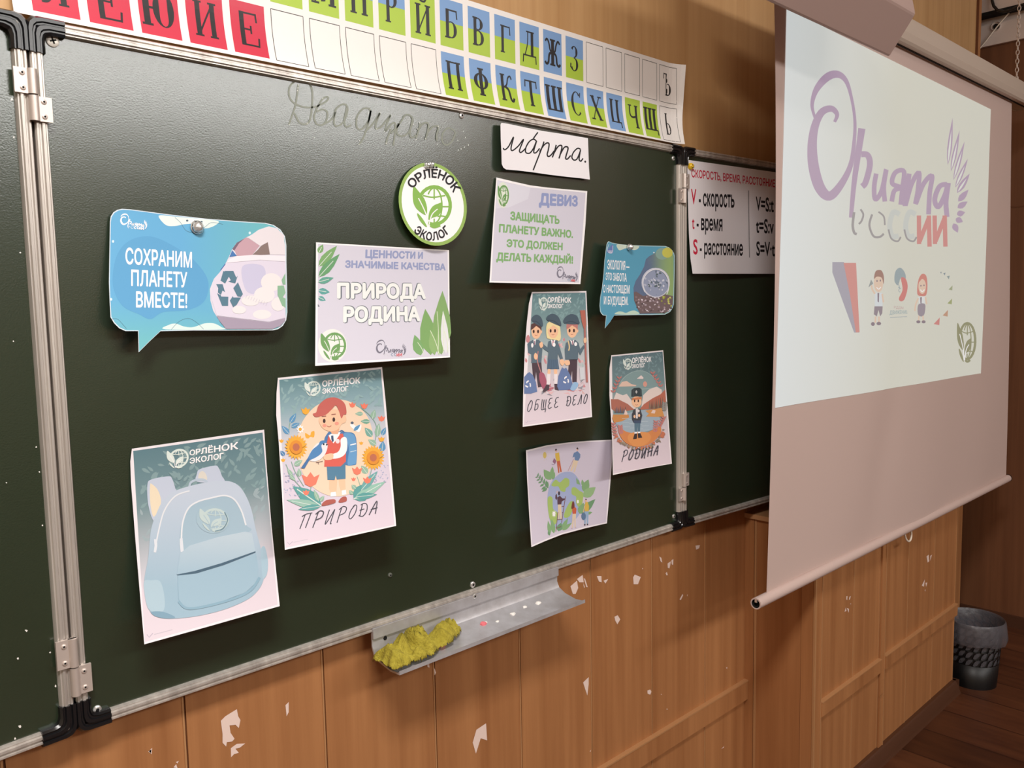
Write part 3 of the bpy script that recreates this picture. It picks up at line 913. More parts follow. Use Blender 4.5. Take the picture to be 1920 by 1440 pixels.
def wave(x, z):
    t = (z - zbar) / (zcase - zbar); s_ = (x - xl_b) / (xr_b - xl_b)
    return .004 * math.sin(s_ * 9 + t * 5) * (1 - t) ** 1.0 + .006 * math.exp(-((s_ - .32 - .25 * t) / .05) ** 2) * max(0, 1 - 2.2 * abs(t - .22)) + .003 * math.sin(s_ * 21 - t * 3) * max(0, .6 - t) - .010 * math.exp(-(s_ / .05) ** 2) * t


m = MB(); nu, nv = 72, 56; vs = []
for j in range(nv + 1):
    t = j / nv; z = zbar + t * (zcase + .012 - zbar)
    q = 1 - (2 * t - 1) ** 2
    x0 = xl_b + (xl_t - xl_b) * t + (xl_m - (xl_b + xl_t) / 2) * q; x1 = xr_b + (xr_t - xr_b) * t
    for i in range(nu + 1):
        x = x0 + (x1 - x0) * i / nu; vs.append((x, YS + wave(x, z), z))
m.add(vs, [(j * (nu + 1) + i, j * (nu + 1) + i + 1, (j + 1) * (nu + 1) + i + 1, (j + 1) * (nu + 1) + i) for j in range(nv) for i in range(nu)])
fabric = m.build('screen_fabric', M['fabric'], screen, smooth=80, shift=SH)
# bottom bar: open tube with a lip
m = MB(); xb0, xb1 = S(1417, 1122)[0], S(1889, 902)[0]
n = 20
prof = [(.0145 * math.cos(a), .0145 * math.sin(a)) for a in (2 * math.pi * k / n for k in range(n))]
inner = [(.0112 * math.cos(a), .0112 * math.sin(a)) for a in (2 * math.pi * k / n for k in range(n))]
m.prism(prof, lambda p, q, t: (t, YS + p, zbar + q), xb0, xb1, cap=False)
m.prism(inner, lambda p, q, t: (t, YS + p, zbar + q), xb0, xb1, 1, cap=False)
m.add([(xb0, YS + p, zbar + q) for p, q in prof] + [(xb0, YS + p, zbar + q) for p, q in inner], [(i, (i + 1) % n, n + (i + 1) % n, n + i) for i in range(n)])
m.add([(xb0 + .012, YS + p, zbar + q) for p, q in inner], [tuple(range(n))], 1)
bar = m.build('bottom_bar', [M['fabric'], M['dark']], screen, smooth=40, shift=SH)
m = MB(); m.box(xb0 + .0, xb0 + .012, YS - .003, YS + .003, zbar + .003, zbar + .0112); m.build('bar_lip', M['steel'], bar, shift=SH)
m = MB(); m.lathe([(.0001, .014), (.012, .013), (.0155, .008), (.0155, 0), (.0001, 0)], (xb1, YS, zbar), (1, 0, 0), 18)
m.build('end_cap', M['blackp'], bar, smooth=40, shift=SH)
hx = S(1703, 985)[0]
m = MB(); m.tube([(hx + .026 * math.cos(a) + .012 * math.sin(a), YS, zbar - .018 - .03 * math.sin(a)) for a in (math.pi * (k / 16 * 1.3 - .15) for k in range(17))], .0032, 8)
m.build('pull_loop', M['ring'], bar, smooth=60, shift=SH)
# roller case
xc0, xc1 = xl_t - .06, S(1921, 196)[0]
m = MB(); k = .086
prof = [(-.034, .0), (-.040, .006), (-.044, .026), (-.040, .034), (-.036, .064), (-.028, .082), (-.004, k), (.03, k), (.038, .07), (.038, .004), (.03, 0)]
m.prism(prof, lambda p, q, t: (t, YS + p + .006, zcase + q), xc0, xc1)
case = m.build('roller_case', M['case'], screen, smooth=25, shift=SH)
m = MB(); m.box(xc0 + .01, xc1 - .02, YS - .012, YS - .006, zcase - .002, zcase + .0005); m.build('slot', M['dark'], case, shift=SH)
for xx, d in ((xc0, -1), (xc1, 1)):
    m = MB(); m.prism([(p * 1.06, (q - k / 2) * 1.06 + k / 2) for p, q in prof], lambda p, q, t: (t, YS + p + .006, zcase + q), xx, xx + .02 * d)
    m.build('end_cap', M['case'], case, smooth=25, shift=SH)
# chains and their hooks
for xx, top in ((S(1906, 150)[0], CEIL), (xc0 + .08, CEIL)):
    m = MB(); z = zcase + k + .01; i = 0
    while z < CEIL - .01:
        L, Wd = .0105, .0055
        pts = []
        for a in (2 * math.pi * q / 12 for q in range(12)):
            u, w = Wd * math.cos(a), L * math.sin(a)
            pts.append((xx + (u if i % 2 else 0), YS + (0 if i % 2 else u), z + w))
        m.tube(pts, .0017, 6, closed=True); z += .0165; i += 1
    m.build('chain', M['alu2'], screen, smooth=60, shift=SH)
    m = MB(); m.tube([(xx + .0, YS, zcase + k - .004), (xx, YS, zcase + k + .006), (xx + .006, YS, zcase + k + .012), (xx, YS, zcase + k + .019)], .0025, 8)
    m.tube([(xx + .012, YS - .005, zcase + k + .004), (xx + .05, YS - .005, zcase + k - .002)], .004, 8)
    m.build('hook', M['ring'], screen, smooth=60, shift=SH)

# projector body over the slide's top edge
K1 = hit(1668, 108, Vector((0, 0, 1.2 + Z0)), Vector((0, 0, 1)))
px_ = K1[0]
q = at_x(1718, 27, px_); q2 = at_x(1712, -3, px_)
e1 = hit(1452, 0, Vector((0, 0, K1[2])), Vector((0, 0, 1)))
prof = [(K1[1], K1[2]), (q[1], q[2]), (q2[1], q2[2]), (q2[1] + .03, q2[2] + .05), (K1[1] + .06, q2[2] + .05), (K1[1] + .075, K1[2] + .06), (K1[1] + .03, K1[2] + .03)]
if q2[1] < q[1]: prof[2] = (q[1] + .012, q[2] + .05)
proj = thing('projector', 'pale box-shaped projector body overhanging the top edge of the projected slide', 'projector', (px_ - .35, K1[1], K1[2]))
m = MB(); m.prism(prof, lambda p, q_, t: (t, p, q_), px_ - .62, px_)
PS = tuple(proj.location)
m.build('body', M['proj'], proj, bevel=.006, shift=PS)
m = MB(); zz = max(p[1] for p in prof)
m.box(px_ - .42, px_ - .34, K1[1] - .03, K1[1] + .04, zz - .005, CEIL); m.build('ceiling_mount', M['case'], proj, bevel=.004, shift=PS)

# ------------------------------------------------------------------ waste bin
bx, by = 3.178, -.22
bin_ = thing('waste_bin', 'black perforated waste bin with a grey liner beside the wall box', 'bin', (bx, by, 0))
H_, rb, rt = .257, .085, .102
rad = lambda z: rb + (rt - rb) * z / H_
P = lambda a, z, d=0.0: (math.cos(a) * (rad(z) + d), math.sin(a) * (rad(z) + d), z)
m = MB()
m.lathe([(.0001, .002), (rb - .008, .002), (rb, 0), (rb, .004), (rad(.095), .095)], (0, 0, 0), (0, 0, 1), 48)
nk = 22; rows = [(.095, .125), (.125, .155), (.155, .185), (.185, .215), (.215, .245)]
for z0, z1 in rows:
    for i in range(nk):
        a0, a1 = 2 * math.pi * i / nk, 2 * math.pi * (i + 1) / nk; am = (a0 + a1) / 2; zm = (z0 + z1) / 2
        outer = [(a0, z0), (am, z0), (a1, z0), (a1, zm), (a1, z1), (am, z1), (a0, z1), (a0, zm)]
        da = (a1 - a0)
        sl = lambda x, z: (am + da * (x * .34 + z * .30), zm + (z1 - z0) * z * .44)
        inner_ = [sl(-1, -.75), sl(-.1, -1.0), sl(.85, -.8), sl(1, 0), sl(1, .75), sl(.1, 1.0), sl(-.85, .8), sl(-1, 0)]
        m.add([P(*p) for p in outer] + [P(*p) for p in inner_], [(j, (j + 1) % 8, 8 + (j + 1) % 8, 8 + j) for j in range(8)])
m.lathe([(rad(.245), .245), (rt, H_), (rt + .004, H_ + .002), (rt + .003, H_ - .006), (rt - .002, H_ - .008)], (0, 0, 0), (0, 0, 1), 48)
o = m.build('bucket', M['binp'], bin_, smooth=40)
sol = o.modifiers.new('thick', 'SOLIDIFY'); sol.thickness = .0012; sol.offset = -1
m = MB(); n = 72; vs = []; rows_ = []
rr = random.Random(3)
prof = [(rad(.02) - .008, .02), (rad(.09) - .0018, .09), (rad(.2) - .0018, .2), (rt - .004, H_ - .005), (rt + .004, H_ + .006), (rt + .010, H_ - .004), (rt + .012, H_ - .03), (rt + .016, H_ - .058), (rt + .009, H_ - .078)]
for j, (rp, zp_) in enumerate(prof):
    for i in range(n):
        a = 2 * math.pi * i / n
        w = 0
        if j >= 5: w = .005 * (j - 4) * .5 * (mnoise.noise(Vector((math.cos(a) * 5, math.sin(a) * 5, j * .6))) + .5 * math.sin(a * 11))
        zz = zp_ + (.014 * mnoise.noise(Vector((math.cos(a) * 2, math.sin(a) * 2, 7))) if j >= 7 else 0)
        vs.append((math.cos(a) * (rp + max(w, -.002)), math.sin(a) * (rp + max(w, -.002)), zz))
fs = [(j * n + i, j * n + (i + 1) % n, (j + 1) * n + (i + 1) % n, (j + 1) * n + i) for j in range(len(prof) - 1) for i in range(n)] + [tuple(range(n))]
m.add(vs, fs); m.build('bin_liner', M['liner'], bin_, smooth=80)
# ------------------------------------------------------------------ the projected slide (projector light put into a self-glowing sheet over the fabric)
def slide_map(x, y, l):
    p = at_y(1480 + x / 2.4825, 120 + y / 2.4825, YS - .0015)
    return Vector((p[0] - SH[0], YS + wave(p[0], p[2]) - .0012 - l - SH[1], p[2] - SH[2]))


sl = lambda *p: [((x - 1480) * 2.4825, (y - 120) * 2.4825) for x, y in p]
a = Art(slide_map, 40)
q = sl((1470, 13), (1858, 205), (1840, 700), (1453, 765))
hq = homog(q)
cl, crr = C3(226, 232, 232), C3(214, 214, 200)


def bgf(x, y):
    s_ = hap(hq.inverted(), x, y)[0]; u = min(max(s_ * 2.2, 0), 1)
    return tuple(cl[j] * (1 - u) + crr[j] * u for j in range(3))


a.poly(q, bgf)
PUR, LIL = C3(176, 152, 180), C3(150, 136, 172)
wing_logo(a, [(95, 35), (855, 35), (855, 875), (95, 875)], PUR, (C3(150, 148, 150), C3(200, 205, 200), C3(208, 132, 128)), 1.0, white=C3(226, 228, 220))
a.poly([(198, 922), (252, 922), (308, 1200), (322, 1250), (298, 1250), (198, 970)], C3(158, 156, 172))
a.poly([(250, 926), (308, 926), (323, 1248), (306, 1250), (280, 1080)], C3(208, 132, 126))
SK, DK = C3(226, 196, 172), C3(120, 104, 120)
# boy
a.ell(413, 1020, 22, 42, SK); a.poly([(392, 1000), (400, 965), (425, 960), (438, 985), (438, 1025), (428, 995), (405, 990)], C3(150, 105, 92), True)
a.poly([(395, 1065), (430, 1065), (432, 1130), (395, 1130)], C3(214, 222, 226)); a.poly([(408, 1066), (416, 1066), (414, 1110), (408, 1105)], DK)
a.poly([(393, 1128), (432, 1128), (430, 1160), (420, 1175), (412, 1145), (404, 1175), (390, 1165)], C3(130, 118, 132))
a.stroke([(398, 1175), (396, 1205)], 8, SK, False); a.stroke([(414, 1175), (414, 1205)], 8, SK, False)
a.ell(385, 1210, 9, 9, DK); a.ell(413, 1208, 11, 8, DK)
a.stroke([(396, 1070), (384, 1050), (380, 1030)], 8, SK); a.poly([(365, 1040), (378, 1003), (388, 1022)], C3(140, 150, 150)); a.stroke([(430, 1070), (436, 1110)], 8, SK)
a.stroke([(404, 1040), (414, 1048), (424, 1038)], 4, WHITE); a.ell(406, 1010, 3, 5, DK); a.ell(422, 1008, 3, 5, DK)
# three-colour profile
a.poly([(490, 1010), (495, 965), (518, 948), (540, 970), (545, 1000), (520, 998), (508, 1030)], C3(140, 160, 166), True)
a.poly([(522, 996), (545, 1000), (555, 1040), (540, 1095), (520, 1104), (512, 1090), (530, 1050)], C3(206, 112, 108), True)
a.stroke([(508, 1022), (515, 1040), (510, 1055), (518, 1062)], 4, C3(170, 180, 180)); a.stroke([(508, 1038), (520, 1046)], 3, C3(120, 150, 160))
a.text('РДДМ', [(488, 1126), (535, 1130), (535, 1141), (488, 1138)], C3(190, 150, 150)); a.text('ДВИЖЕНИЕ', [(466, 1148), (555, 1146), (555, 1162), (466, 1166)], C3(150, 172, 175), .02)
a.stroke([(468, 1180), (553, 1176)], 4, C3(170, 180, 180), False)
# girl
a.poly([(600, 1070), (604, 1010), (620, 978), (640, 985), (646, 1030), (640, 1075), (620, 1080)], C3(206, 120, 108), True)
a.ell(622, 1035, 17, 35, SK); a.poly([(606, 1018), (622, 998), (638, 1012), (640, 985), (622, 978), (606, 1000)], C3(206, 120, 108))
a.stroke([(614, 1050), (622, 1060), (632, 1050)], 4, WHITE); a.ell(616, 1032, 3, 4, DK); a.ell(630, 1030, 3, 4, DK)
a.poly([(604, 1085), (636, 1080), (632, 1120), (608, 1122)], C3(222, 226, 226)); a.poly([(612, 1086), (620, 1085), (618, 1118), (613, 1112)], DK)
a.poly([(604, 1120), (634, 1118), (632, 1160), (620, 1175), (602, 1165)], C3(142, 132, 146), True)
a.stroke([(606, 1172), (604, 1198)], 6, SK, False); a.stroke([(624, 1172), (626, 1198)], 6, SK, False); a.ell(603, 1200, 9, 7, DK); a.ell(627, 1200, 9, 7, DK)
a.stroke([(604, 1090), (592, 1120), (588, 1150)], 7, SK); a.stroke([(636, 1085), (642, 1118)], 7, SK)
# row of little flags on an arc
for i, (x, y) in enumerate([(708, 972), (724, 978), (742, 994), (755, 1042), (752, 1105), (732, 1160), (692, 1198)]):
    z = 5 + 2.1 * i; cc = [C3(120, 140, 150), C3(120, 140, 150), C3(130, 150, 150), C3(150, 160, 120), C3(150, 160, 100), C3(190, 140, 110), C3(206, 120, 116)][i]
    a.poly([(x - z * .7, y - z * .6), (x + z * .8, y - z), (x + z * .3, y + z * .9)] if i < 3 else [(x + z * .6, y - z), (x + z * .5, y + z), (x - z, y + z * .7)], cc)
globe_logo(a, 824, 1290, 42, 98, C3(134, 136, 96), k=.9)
a.build('slide_glow', M['slide'], fabric)

# ------------------------------------------------------------------ alphabet frieze over the board
def frieze_y(z):
    t = max(0, (Z0 + 1.095 - z)) / .085
    return YW - .004 - .014 * t ** 2


def frieze_map(x, z, l):
    curl = .018 * max(0, (x - 1.47) / .06) ** 2
    return Vector((x, frieze_y(z) - curl - l, z))


KX = lambda k: .0122 + .07196 * k if k <= 15 else 1.0916 + .0698 * (k - 15)
fz = Art(frieze_map, .02)
fz.poly([(-.012, Z0 + 1.0065), (.3, Z0 + 1.0080), (.7, Z0 + 1.0095), (1.516, Z0 + 1.0095), (1.530, Z0 + 1.2125), (-.012, Z0 + 1.2125)], C3(244, 240, 236))
CB, CG, CR, INK = C3(128, 166, 214), C3(176, 206, 76), C3(206, 64, 84), C3(52, 52, 54)
# serif capitals in a unit box: ('v', x, width) stem; ('l', pts, w) line; ('s', x, y[, half]) serif; ('o', ...) bowls
ST, TH = .20, .075
GL = {
    'П': ['v.2', 'v.8', ('l', [(.12, .97), (.88, .97)], TH), 's.2.0', 's.8.0', 's.2.1', 's.8.1'],
    'Ф': ['v.5', ('o', .5, .53, .42, .30, 0, 360), 's.5.0', 's.5.1'],
    'К': ['v.2', ('l', [(.25, .5), (.5, .62), (.62, .88), (.78, .97), (.88, .85)], .09), ('l', [(.35, .55), (.62, .42), (.72, .08), (.85, .02), (.96, .14)], .14), 's.2.0', 's.2.1'],
    'Т': ['v.5', ('l', [(.08, .97), (.92, .97)], TH), ('l', [(.08, 1), (.06, .72)], TH), ('l', [(.92, 1), (.94, .72)], TH), 's.5.0'],
    'Ш': ['v.1', 'v.5', 'v.9', ('l', [(0, .03), (1, .03)], TH), 's.1.1', 's.5.1', 's.9.1'],
    'С': [('o', .55, .5, .45, .5, 48, 312), ('l', [(.86, .78), (.9, .98)], TH)],
    'Х': [('l', [(.18, 1), (.84, 0)], ST), ('l', [(.84, 1), (.16, 0)], .07), 's.18.1', 's.84.1', 's.16.0', 's.84.0'],
    'Ц': ['v.18', 'v.72', ('l', [(.06, .03), (1, .03)], TH), ('l', [(.97, .05), (.97, -.2)], .08), 's.18.1', 's.72.1'],
    'Ч': ['v.8', ('l', [(.18, 1), (.18, .62), (.32, .48), (.6, .48), (.8, .56)], .12), 's.18.1', 's.8.1', 's.8.0'],
    'Щ': ['v.1', 'v.46', 'v.82', ('l', [(0, .03), (1, .03)], TH), ('l', [(1, .05), (1, -.2)], .08), 's.1.1', 's.46.1', 's.82.1'],
    'Ь': ['v.25', ('o', .45, .28, .36, .27, -110, 110), 's.25.0', 's.25.1'],
    'Ъ': ['v.42', ('o', .58, .28, .34, .27, -110, 110), ('l', [(.06, .97), (.45, .97)], TH), ('l', [(.07, 1), (.05, .74)], TH), 's.42.0'],
    'Б': ['v.22', ('o', .45, .30, .38, .29, -110, 110), ('l', [(.15, .97), (.8, .97)], TH), ('l', [(.8, 1), (.84, .7)], TH), 's.22.0'],
    'В': ['v.22', ('o', .42, .28, .40, .27, -110, 110), ('o', .42, .77, .34, .22, -110, 110), 's.22.0', 's.22.1'],
    'Г': ['v.3', ('l', [(.2, .97), (.86, .97)], TH), ('l', [(.86, 1), (.9, .68)], TH), 's.3.0', 's.3.1'],
    'Д': [('l', [(.7, 1), (.7, .1)], ST), ('l', [(.38, 1), (.34, .5), (.16, .1)], .07), ('l', [(.25, .97), (.85, .97)], TH), ('l', [(.0, .08), (1, .08)], TH), ('l', [(.03, .1), (.0, -.2)], .07), ('l', [(.97, .1), (1, -.2)], .07)],
    'Ж': ['v.5', ('l', [(.03, .88), (.14, .98), (.26, .84), (.34, .58), (.48, .5)], .09), ('l', [(.97, .88), (.86, .98), (.74, .84), (.66, .58), (.52, .5)], .09), ('l', [(.46, .5), (.28, .4), (.22, .1), (.1, .02), (.0, .1)], .11), ('l', [(.54, .5), (.72, .4), (.78, .1), (.9, .02), (1, .1)], .11), 's.5.0', 's.5.1'],
    'З': [('o', .46, .27, .40, .27, -150, 95), ('o', .46, .77, .34, .23, -95, 150), ('l', [(.1, .12), (.12, .3)], .1)],
    'И': ['v.2', 'v.8', ('l', [(.2, .06), (.8, .94)], .07), 's.2.0', 's.8.0', 's.2.1', 's.8.1'],
    'Р': ['v.25', ('o', .45, .74, .38, .26, -110, 110), 's.25.0', 's.25.1'],
    'Н': ['v.2', 'v.8', ('l', [(.2, .5), (.8, .5)], TH), 's.2.0', 's.8.0', 's.2.1', 's.8.1'],
    'М': [('l', [(.12, 0), (.14, 1)], .07), 'v.87', ('l', [(.16, 1), (.48, .1)], ST), ('l', [(.48, .1), (.85, 1)], .07), 's.12.0', 's.87.0'],
    'Л': ['v.78', ('l', [(.4, 1), (.36, .4), (.22, .06), (.06, .08)], .08), ('l', [(.3, .97), (.86, .97)], TH), 's.78.0'],
    'Е': ['v.22', ('l', [(.15, .97), (.84, .97)], TH), ('l', [(.15, .03), (.88, .03)], TH), ('l', [(.25, .5), (.6, .5)], TH), ('l', [(.84, 1), (.87, .74)], TH), ('l', [(.88, 0), (.92, .28)], TH), ('l', [(.6, .62), (.6, .38)], TH)],
    'Ю': ['v.1', ('o', .65, .5, .34, .5, 0, 360), ('l', [(.1, .5), (.36, .5)], TH), 's.1.0', 's.1.1'],
    'Я': ['v.78', ('o', .58, .74, .38, .26, 70, 290), ('l', [(.5, .5), (.3, .1), (.06, .04)], .12), 's.78.0', 's.78.1'],
    'А': [('l', [(.5, 1), (.84, 0)], ST), ('l', [(.5, 1), (.14, 0)], .07), ('l', [(.26, .33), (.7, .33)], TH), 's.14.0', 's.84.0'],
    'О': [('o', .5, .5, .46, .5, 0, 360)],
    'У': [('l', [(.15, 1), (.52, .34)], ST), ('l', [(.85, 1), (.45, .1), (.28, .0), (.14, .1)], .08), 's.15.1', 's.85.1'],
    'Ы': ['v.15', ('o', .3, .28, .3, .27, -110, 110), 'v.9', 's.15.0', 's.15.1', 's.9.0', 's.9.1'],
    'Э': [('o', .42, .5, .44, .5, -140, 140), ('l', [(.4, .5), (.84, .5)], TH)],
}
GL['Й'] = GL['И'] + [('l', [(.28, 1.24), (.38, 1.12), (.62, 1.12), (.72, 1.24)], .1)]
GL['Ё'] = GL['Е'] + [('l', [(.3, 1.12), (.3, 1.24)], .12), ('l', [(.66, 1.12), (.66, 1.24)], .12)]


def serif(a, ch, x, z, w, h, colr):
    def put(pts, wd, sm=False): a.stroke([(x + p * w, z + q * h) for p, q in pts], wd * w, colr, sm)
    for g in GL[ch]:
        if isinstance(g, str):
            if g[0] == 'v': put([(float(g[1:]), 0), (float(g[1:]), 1)], ST)
            else:
                _, xx, yy = g.split('.'); xx = float('.' + xx); yy = float(yy)
                put([(xx - .17, yy + (.022 if yy == 0 else -.022)), (xx + .17, yy + (.022 if yy == 0 else -.022))], TH)
        elif g[0] == 'l': put(g[1], g[2], len(g[1]) > 2)
        else:
            _, cx_, cy_, rx_, ry_, a0, a1 = g
            n = 24; L = []; Rr = []
            for i in range(n + 1):
                t = math.radians(a0 + (a1 - a0) * i / n); th = .06 + .15 * abs(math.cos(t)) ** 1.3
                L.append((x + (cx_ + rx_ * math.cos(t)) * w, z + (cy_ + ry_ * math.sin(t)) * h))
                Rr.append((x + (cx_ + (rx_ - th) * math.cos(t)) * w, z + (cy_ + (ry_ - th * .55) * math.sin(t)) * h))
            a.tris(L + Rr, [t3 for i in range(n) for t3 in ((i, i + 1, n + 1 + i), (i + 1, n + 2 + i, n + 1 + i))], colr)


def card(k, row, ch, kind):
    x0 = KX(k); x1 = x0 + (.0597 if k < 10 else .0585 if k < 20 else .0645)
    z0, z1 = ((Z0 + 1.1115, Z0 + 1.2015) if row == 0 else (Z0 + 1.0145, Z0 + 1.1000))
    if kind == 'r': fz.poly([(x0, z0), (x1, z0), (x1, z1), (x0, z1)], CR)
    if kind == 'b': fz.poly([(x0, z0), (x1, z0), (x1, z1), (x0, z1)], CB)
    if kind == 'g': fz.poly([(x0, z0), (x1, z0), (x1, z1), (x0, z1)], CG)
    if kind == 's':
        zm = (z0 + z1) / 2 + .002
        fz.poly([(x0, z0), (x1, z0), (x1, zm), (x0, zm)], CG); fz.poly([(x0, zm), (x1, zm), (x1, z1), (x0, z1)], CB)
    if kind == 'w':
        lw = .0011; C = C3(70, 70, 72)
        for p, q in (((x0, z0), (x1, z0)), ((x1, z0), (x1, z1)), ((x1, z1), (x0, z1)), ((x0, z1), (x0, z0))): fz.stroke([p, q], lw, C, False)
    if ch:
        wide = {'Ш': 1.22, 'Щ': 1.22, 'Ж': 1.25, 'Ф': 1.18, 'Ю': 1.2, 'М': 1.15, 'Ы': 1.15}.get(ch, 1.0); narrow = {'Ъ': .85, 'Ь': .75, 'Г': .9, 'З': .85, 'Р': .9}.get(ch, 1)
        w = .039 * wide * narrow; h = .055
        serif(fz, ch, (x0 + x1) / 2 - w / 2, (z0 + z1) / 2 - h / 2 - (.006 if ch in 'ЙЁ' else -.003 if ch in 'ЦЩД' else 0), w, h, INK)


for k in range(5): card(k, 0, 'АОУЫЭ'[k], 'r'); card(k, 1, 'ЯЁЮИЕ'[k], 'r'); card(k + 5, 1, '', 'w')
for k, (ch, t_) in enumerate(zip('ЛМНРЙБВГДЖЗ', 'ssssgssssbs')): card(5 + k, 0, ch, t_)
for k in range(4): card(16 + k, 0, '', 'w')
card(20, 0, 'Ъ', 'w')
for k, (ch, t_) in enumerate(zip('ПФКТШСХЦЧЩЬ', 'ssssbssbggw')): card(10 + k, 1, ch, t_)
tag(fz.build('alphabet_frieze', M['gloss']), 'long white alphabet strip with red, green and blue letter cards above the chalkboard', 'poster')
# ------------------------------------------------------------------ papers pinned to the board
LAV = C3(214, 212, 226)


def flatlift(bot, top=.0, pw=2.0):
    return lambda s_, t_: top + bot * max(0, min(t_, 1.15)) ** pw


def poster_done(a, name, label, m='paper'):
    return tag(a.build(name, M[m]), label, 'poster')


# blue speech bubble, large
a = sheet((190, 370), 4.645, [(75, 105), (1610, 225), (1620, 1160), (70, 1165)], lambda s_, t_: .004 + .016 * t_ ** 2 + .012 * (1 - s_) ** 2 * t_)
out = [(75, 210), (82, 165), (105, 130), (140, 108), (180, 100), (260, 105), (560, 145), (900, 185), (1200, 208), (1430, 223), (1500, 240), (1560, 280), (1600, 340), (1612, 420), (1612, 560), (1618, 800), (1620, 1000), (1610, 1070), (1580, 1120), (1540, 1148), (1495, 1158), (1100, 1160), (800, 1160), (515, 1166), (420, 1255), (325, 1350), (320, 1165), (210, 1165), (155, 1140), (110, 1095), (80, 1045), (72, 900), (66, 740)]
B1, B2 = C3(100, 172, 216), C3(110, 186, 196)
a.poly(out, C3(214, 226, 236))
cxo, cyo = 845, 660
a.poly([(cxo + (x - cxo) * .99, cyo + (y - cyo) * .986) for x, y in out], lambda x, y: tuple(B1[j] * (1 - u) + B2[j] * u for u in (min(1, max(0, max((x - 700) / 700, (y - 850) / 400))),) for j in range(3)))
a.poly([(100, 760), (130, 520), (240, 380), (430, 340), (640, 430), (820, 560), (930, 730), (900, 900), (760, 980), (540, 1000), (430, 1060), (330, 1020), (180, 940)], C3(92, 162, 208), True)
a.poly([(500, 160), (620, 165), (760, 178), (880, 190), (1020, 208), (980, 250), (900, 270), (820, 232), (720, 235), (640, 250), (560, 240)], C3(226, 240, 236), True)
a.poly([(560, 1150), (590, 1110), (650, 1100), (720, 1125), (800, 1130), (900, 1098), (980, 1098), (1045, 1130), (1050, 1150)], C3(216, 236, 232), True)
for pts in ([(640, 175), (690, 220), (740, 290), (820, 305), (900, 260), (960, 220), (1060, 235)], [(610, 1150), (680, 1080), (760, 1055), (830, 1090), (890, 1148)], [(90, 1060), (140, 1060), (190, 1110), (220, 1145)]): a.stroke(pts, 3, C3(80, 120, 140))
for x, y in ((748, 203), (816, 208), (872, 213)): a.ell(x, y, 10, 8, C3(70, 90, 110))
for x, y in ((102, 384), (85, 888), (1293, 310)): a.ell(x, y, 10, 12, C3(214, 236, 244))
ph = [(1300, 330), (1240, 360), (1175, 400), (1140, 450), (1110, 520), (1060, 620), (980, 710), (945, 800), (950, 900), (975, 990), (1030, 1080), (1085, 1148), (1490, 1148), (1560, 1120), (1605, 1060), (1608, 800), (1602, 420), (1580, 320), (1530, 270), (1460, 252), (1390, 275)]
a.poly(ph, C3(222, 218, 230))
a.poly([(1140, 450), (1180, 395), (1225, 370), (1260, 350), (1300, 420), (1200, 480), (1165, 470)], C3(120, 100, 118))
a.poly([(1180, 510), (1160, 460), (1200, 400), (1260, 348), (1330, 370), (1385, 415), (1340, 470), (1310, 505), (1240, 512)], C3(196, 160, 172))
a.poly([(1310, 505), (1360, 460), (1390, 425), (1450, 390), (1462, 450), (1468, 498)], C3(134, 116, 112))
a.poly([(1275, 350), (1370, 282), (1460, 255), (1530, 275), (1590, 330), (1603, 500), (1468, 497), (1450, 390), (1385, 425)], C3(228, 222, 228))
a.poly([(1115, 520), (1140, 460), (1180, 510)], C3(70, 120, 180)); a.poly([(1035, 635), (1080, 575), (1090, 625)], C3(70, 90, 160))
a.poly([(1120, 540), (1180, 512), (1330, 500), (1602, 512), (1602, 560), (1380, 545), (1090, 570)], C3(238, 232, 240))
a.poly([(1090, 572), (1380, 548), (1602, 562), (1604, 1048), (1460, 1084), (1005, 1030), (952, 860), (985, 715), (1040, 640)], C3(220, 214, 230))
a.poly([(1230, 600), (1410, 600), (1420, 760), (1330, 840), (1250, 790)], C3(200, 198, 224), True)
for x, y, rx, ry in ((1480, 740, 90, 80), (1420, 850, 90, 70), (1300, 900, 80, 45), (1200, 980, 60, 35), (1400, 1020, 80, 40), (1540, 930, 60, 60)): a.ell(x, y, rx, ry, C3(232, 228, 230))
for i in range(9): a.stroke([(1270 + 22 * i, 850 + 8 * i), (1256 + 22 * i, 880 + 8 * i)], 4, C3(206, 200, 214), False)
a.poly([(1005, 1034), (1460, 1088), (1602, 1052), (1600, 1075), (1560, 1120), (1490, 1146), (1088, 1146), (1040, 1090)], C3(164, 152, 172))
RC = C3(84, 122, 142)
a.poly([(1040, 720), (1062, 642), (1130, 655), (1078, 752), (1035, 722)], RC); a.poly([(1075, 641), (1150, 641), (1175, 698), (1188, 682), (1166, 750), (1105, 735), (1128, 722), (1096, 666)], RC)
a.poly([(1000, 756), (1056, 756), (1078, 826), (1055, 812), (1042, 850), (1015, 830), (1018, 790)], RC); a.poly([(1008, 835), (1040, 852), (1045, 864), (1106, 866), (1104, 946), (1052, 946)], RC)
a.poly([(1150, 790), (1190, 740), (1233, 842), (1216, 866), (1186, 862)], RC); a.poly([(1216, 872), (1178, 936), (1148, 956), (1120, 898), (1146, 860), (1150, 872)], RC)
GR2 = C3(138, 182, 150)
a.poly([(1570, 720), (1602, 660), (1604, 760), (1580, 760)], GR2); a.poly([(1535, 770), (1590, 768), (1604, 830), (1580, 870), (1604, 880), (1604, 960), (1575, 945), (1535, 850)], GR2)
a.text('СОХРАНИМ', [(210, 440), (790, 480), (790, 610), (210, 578)], WHITE, .022)
a.text('ПЛАНЕТУ', [(260, 632), (748, 655), (748, 783), (260, 768)], WHITE, .022)
a.text('ВМЕСТЕ!', [(302, 822), (748, 836), (748, 962), (302, 955)], WHITE, .022)
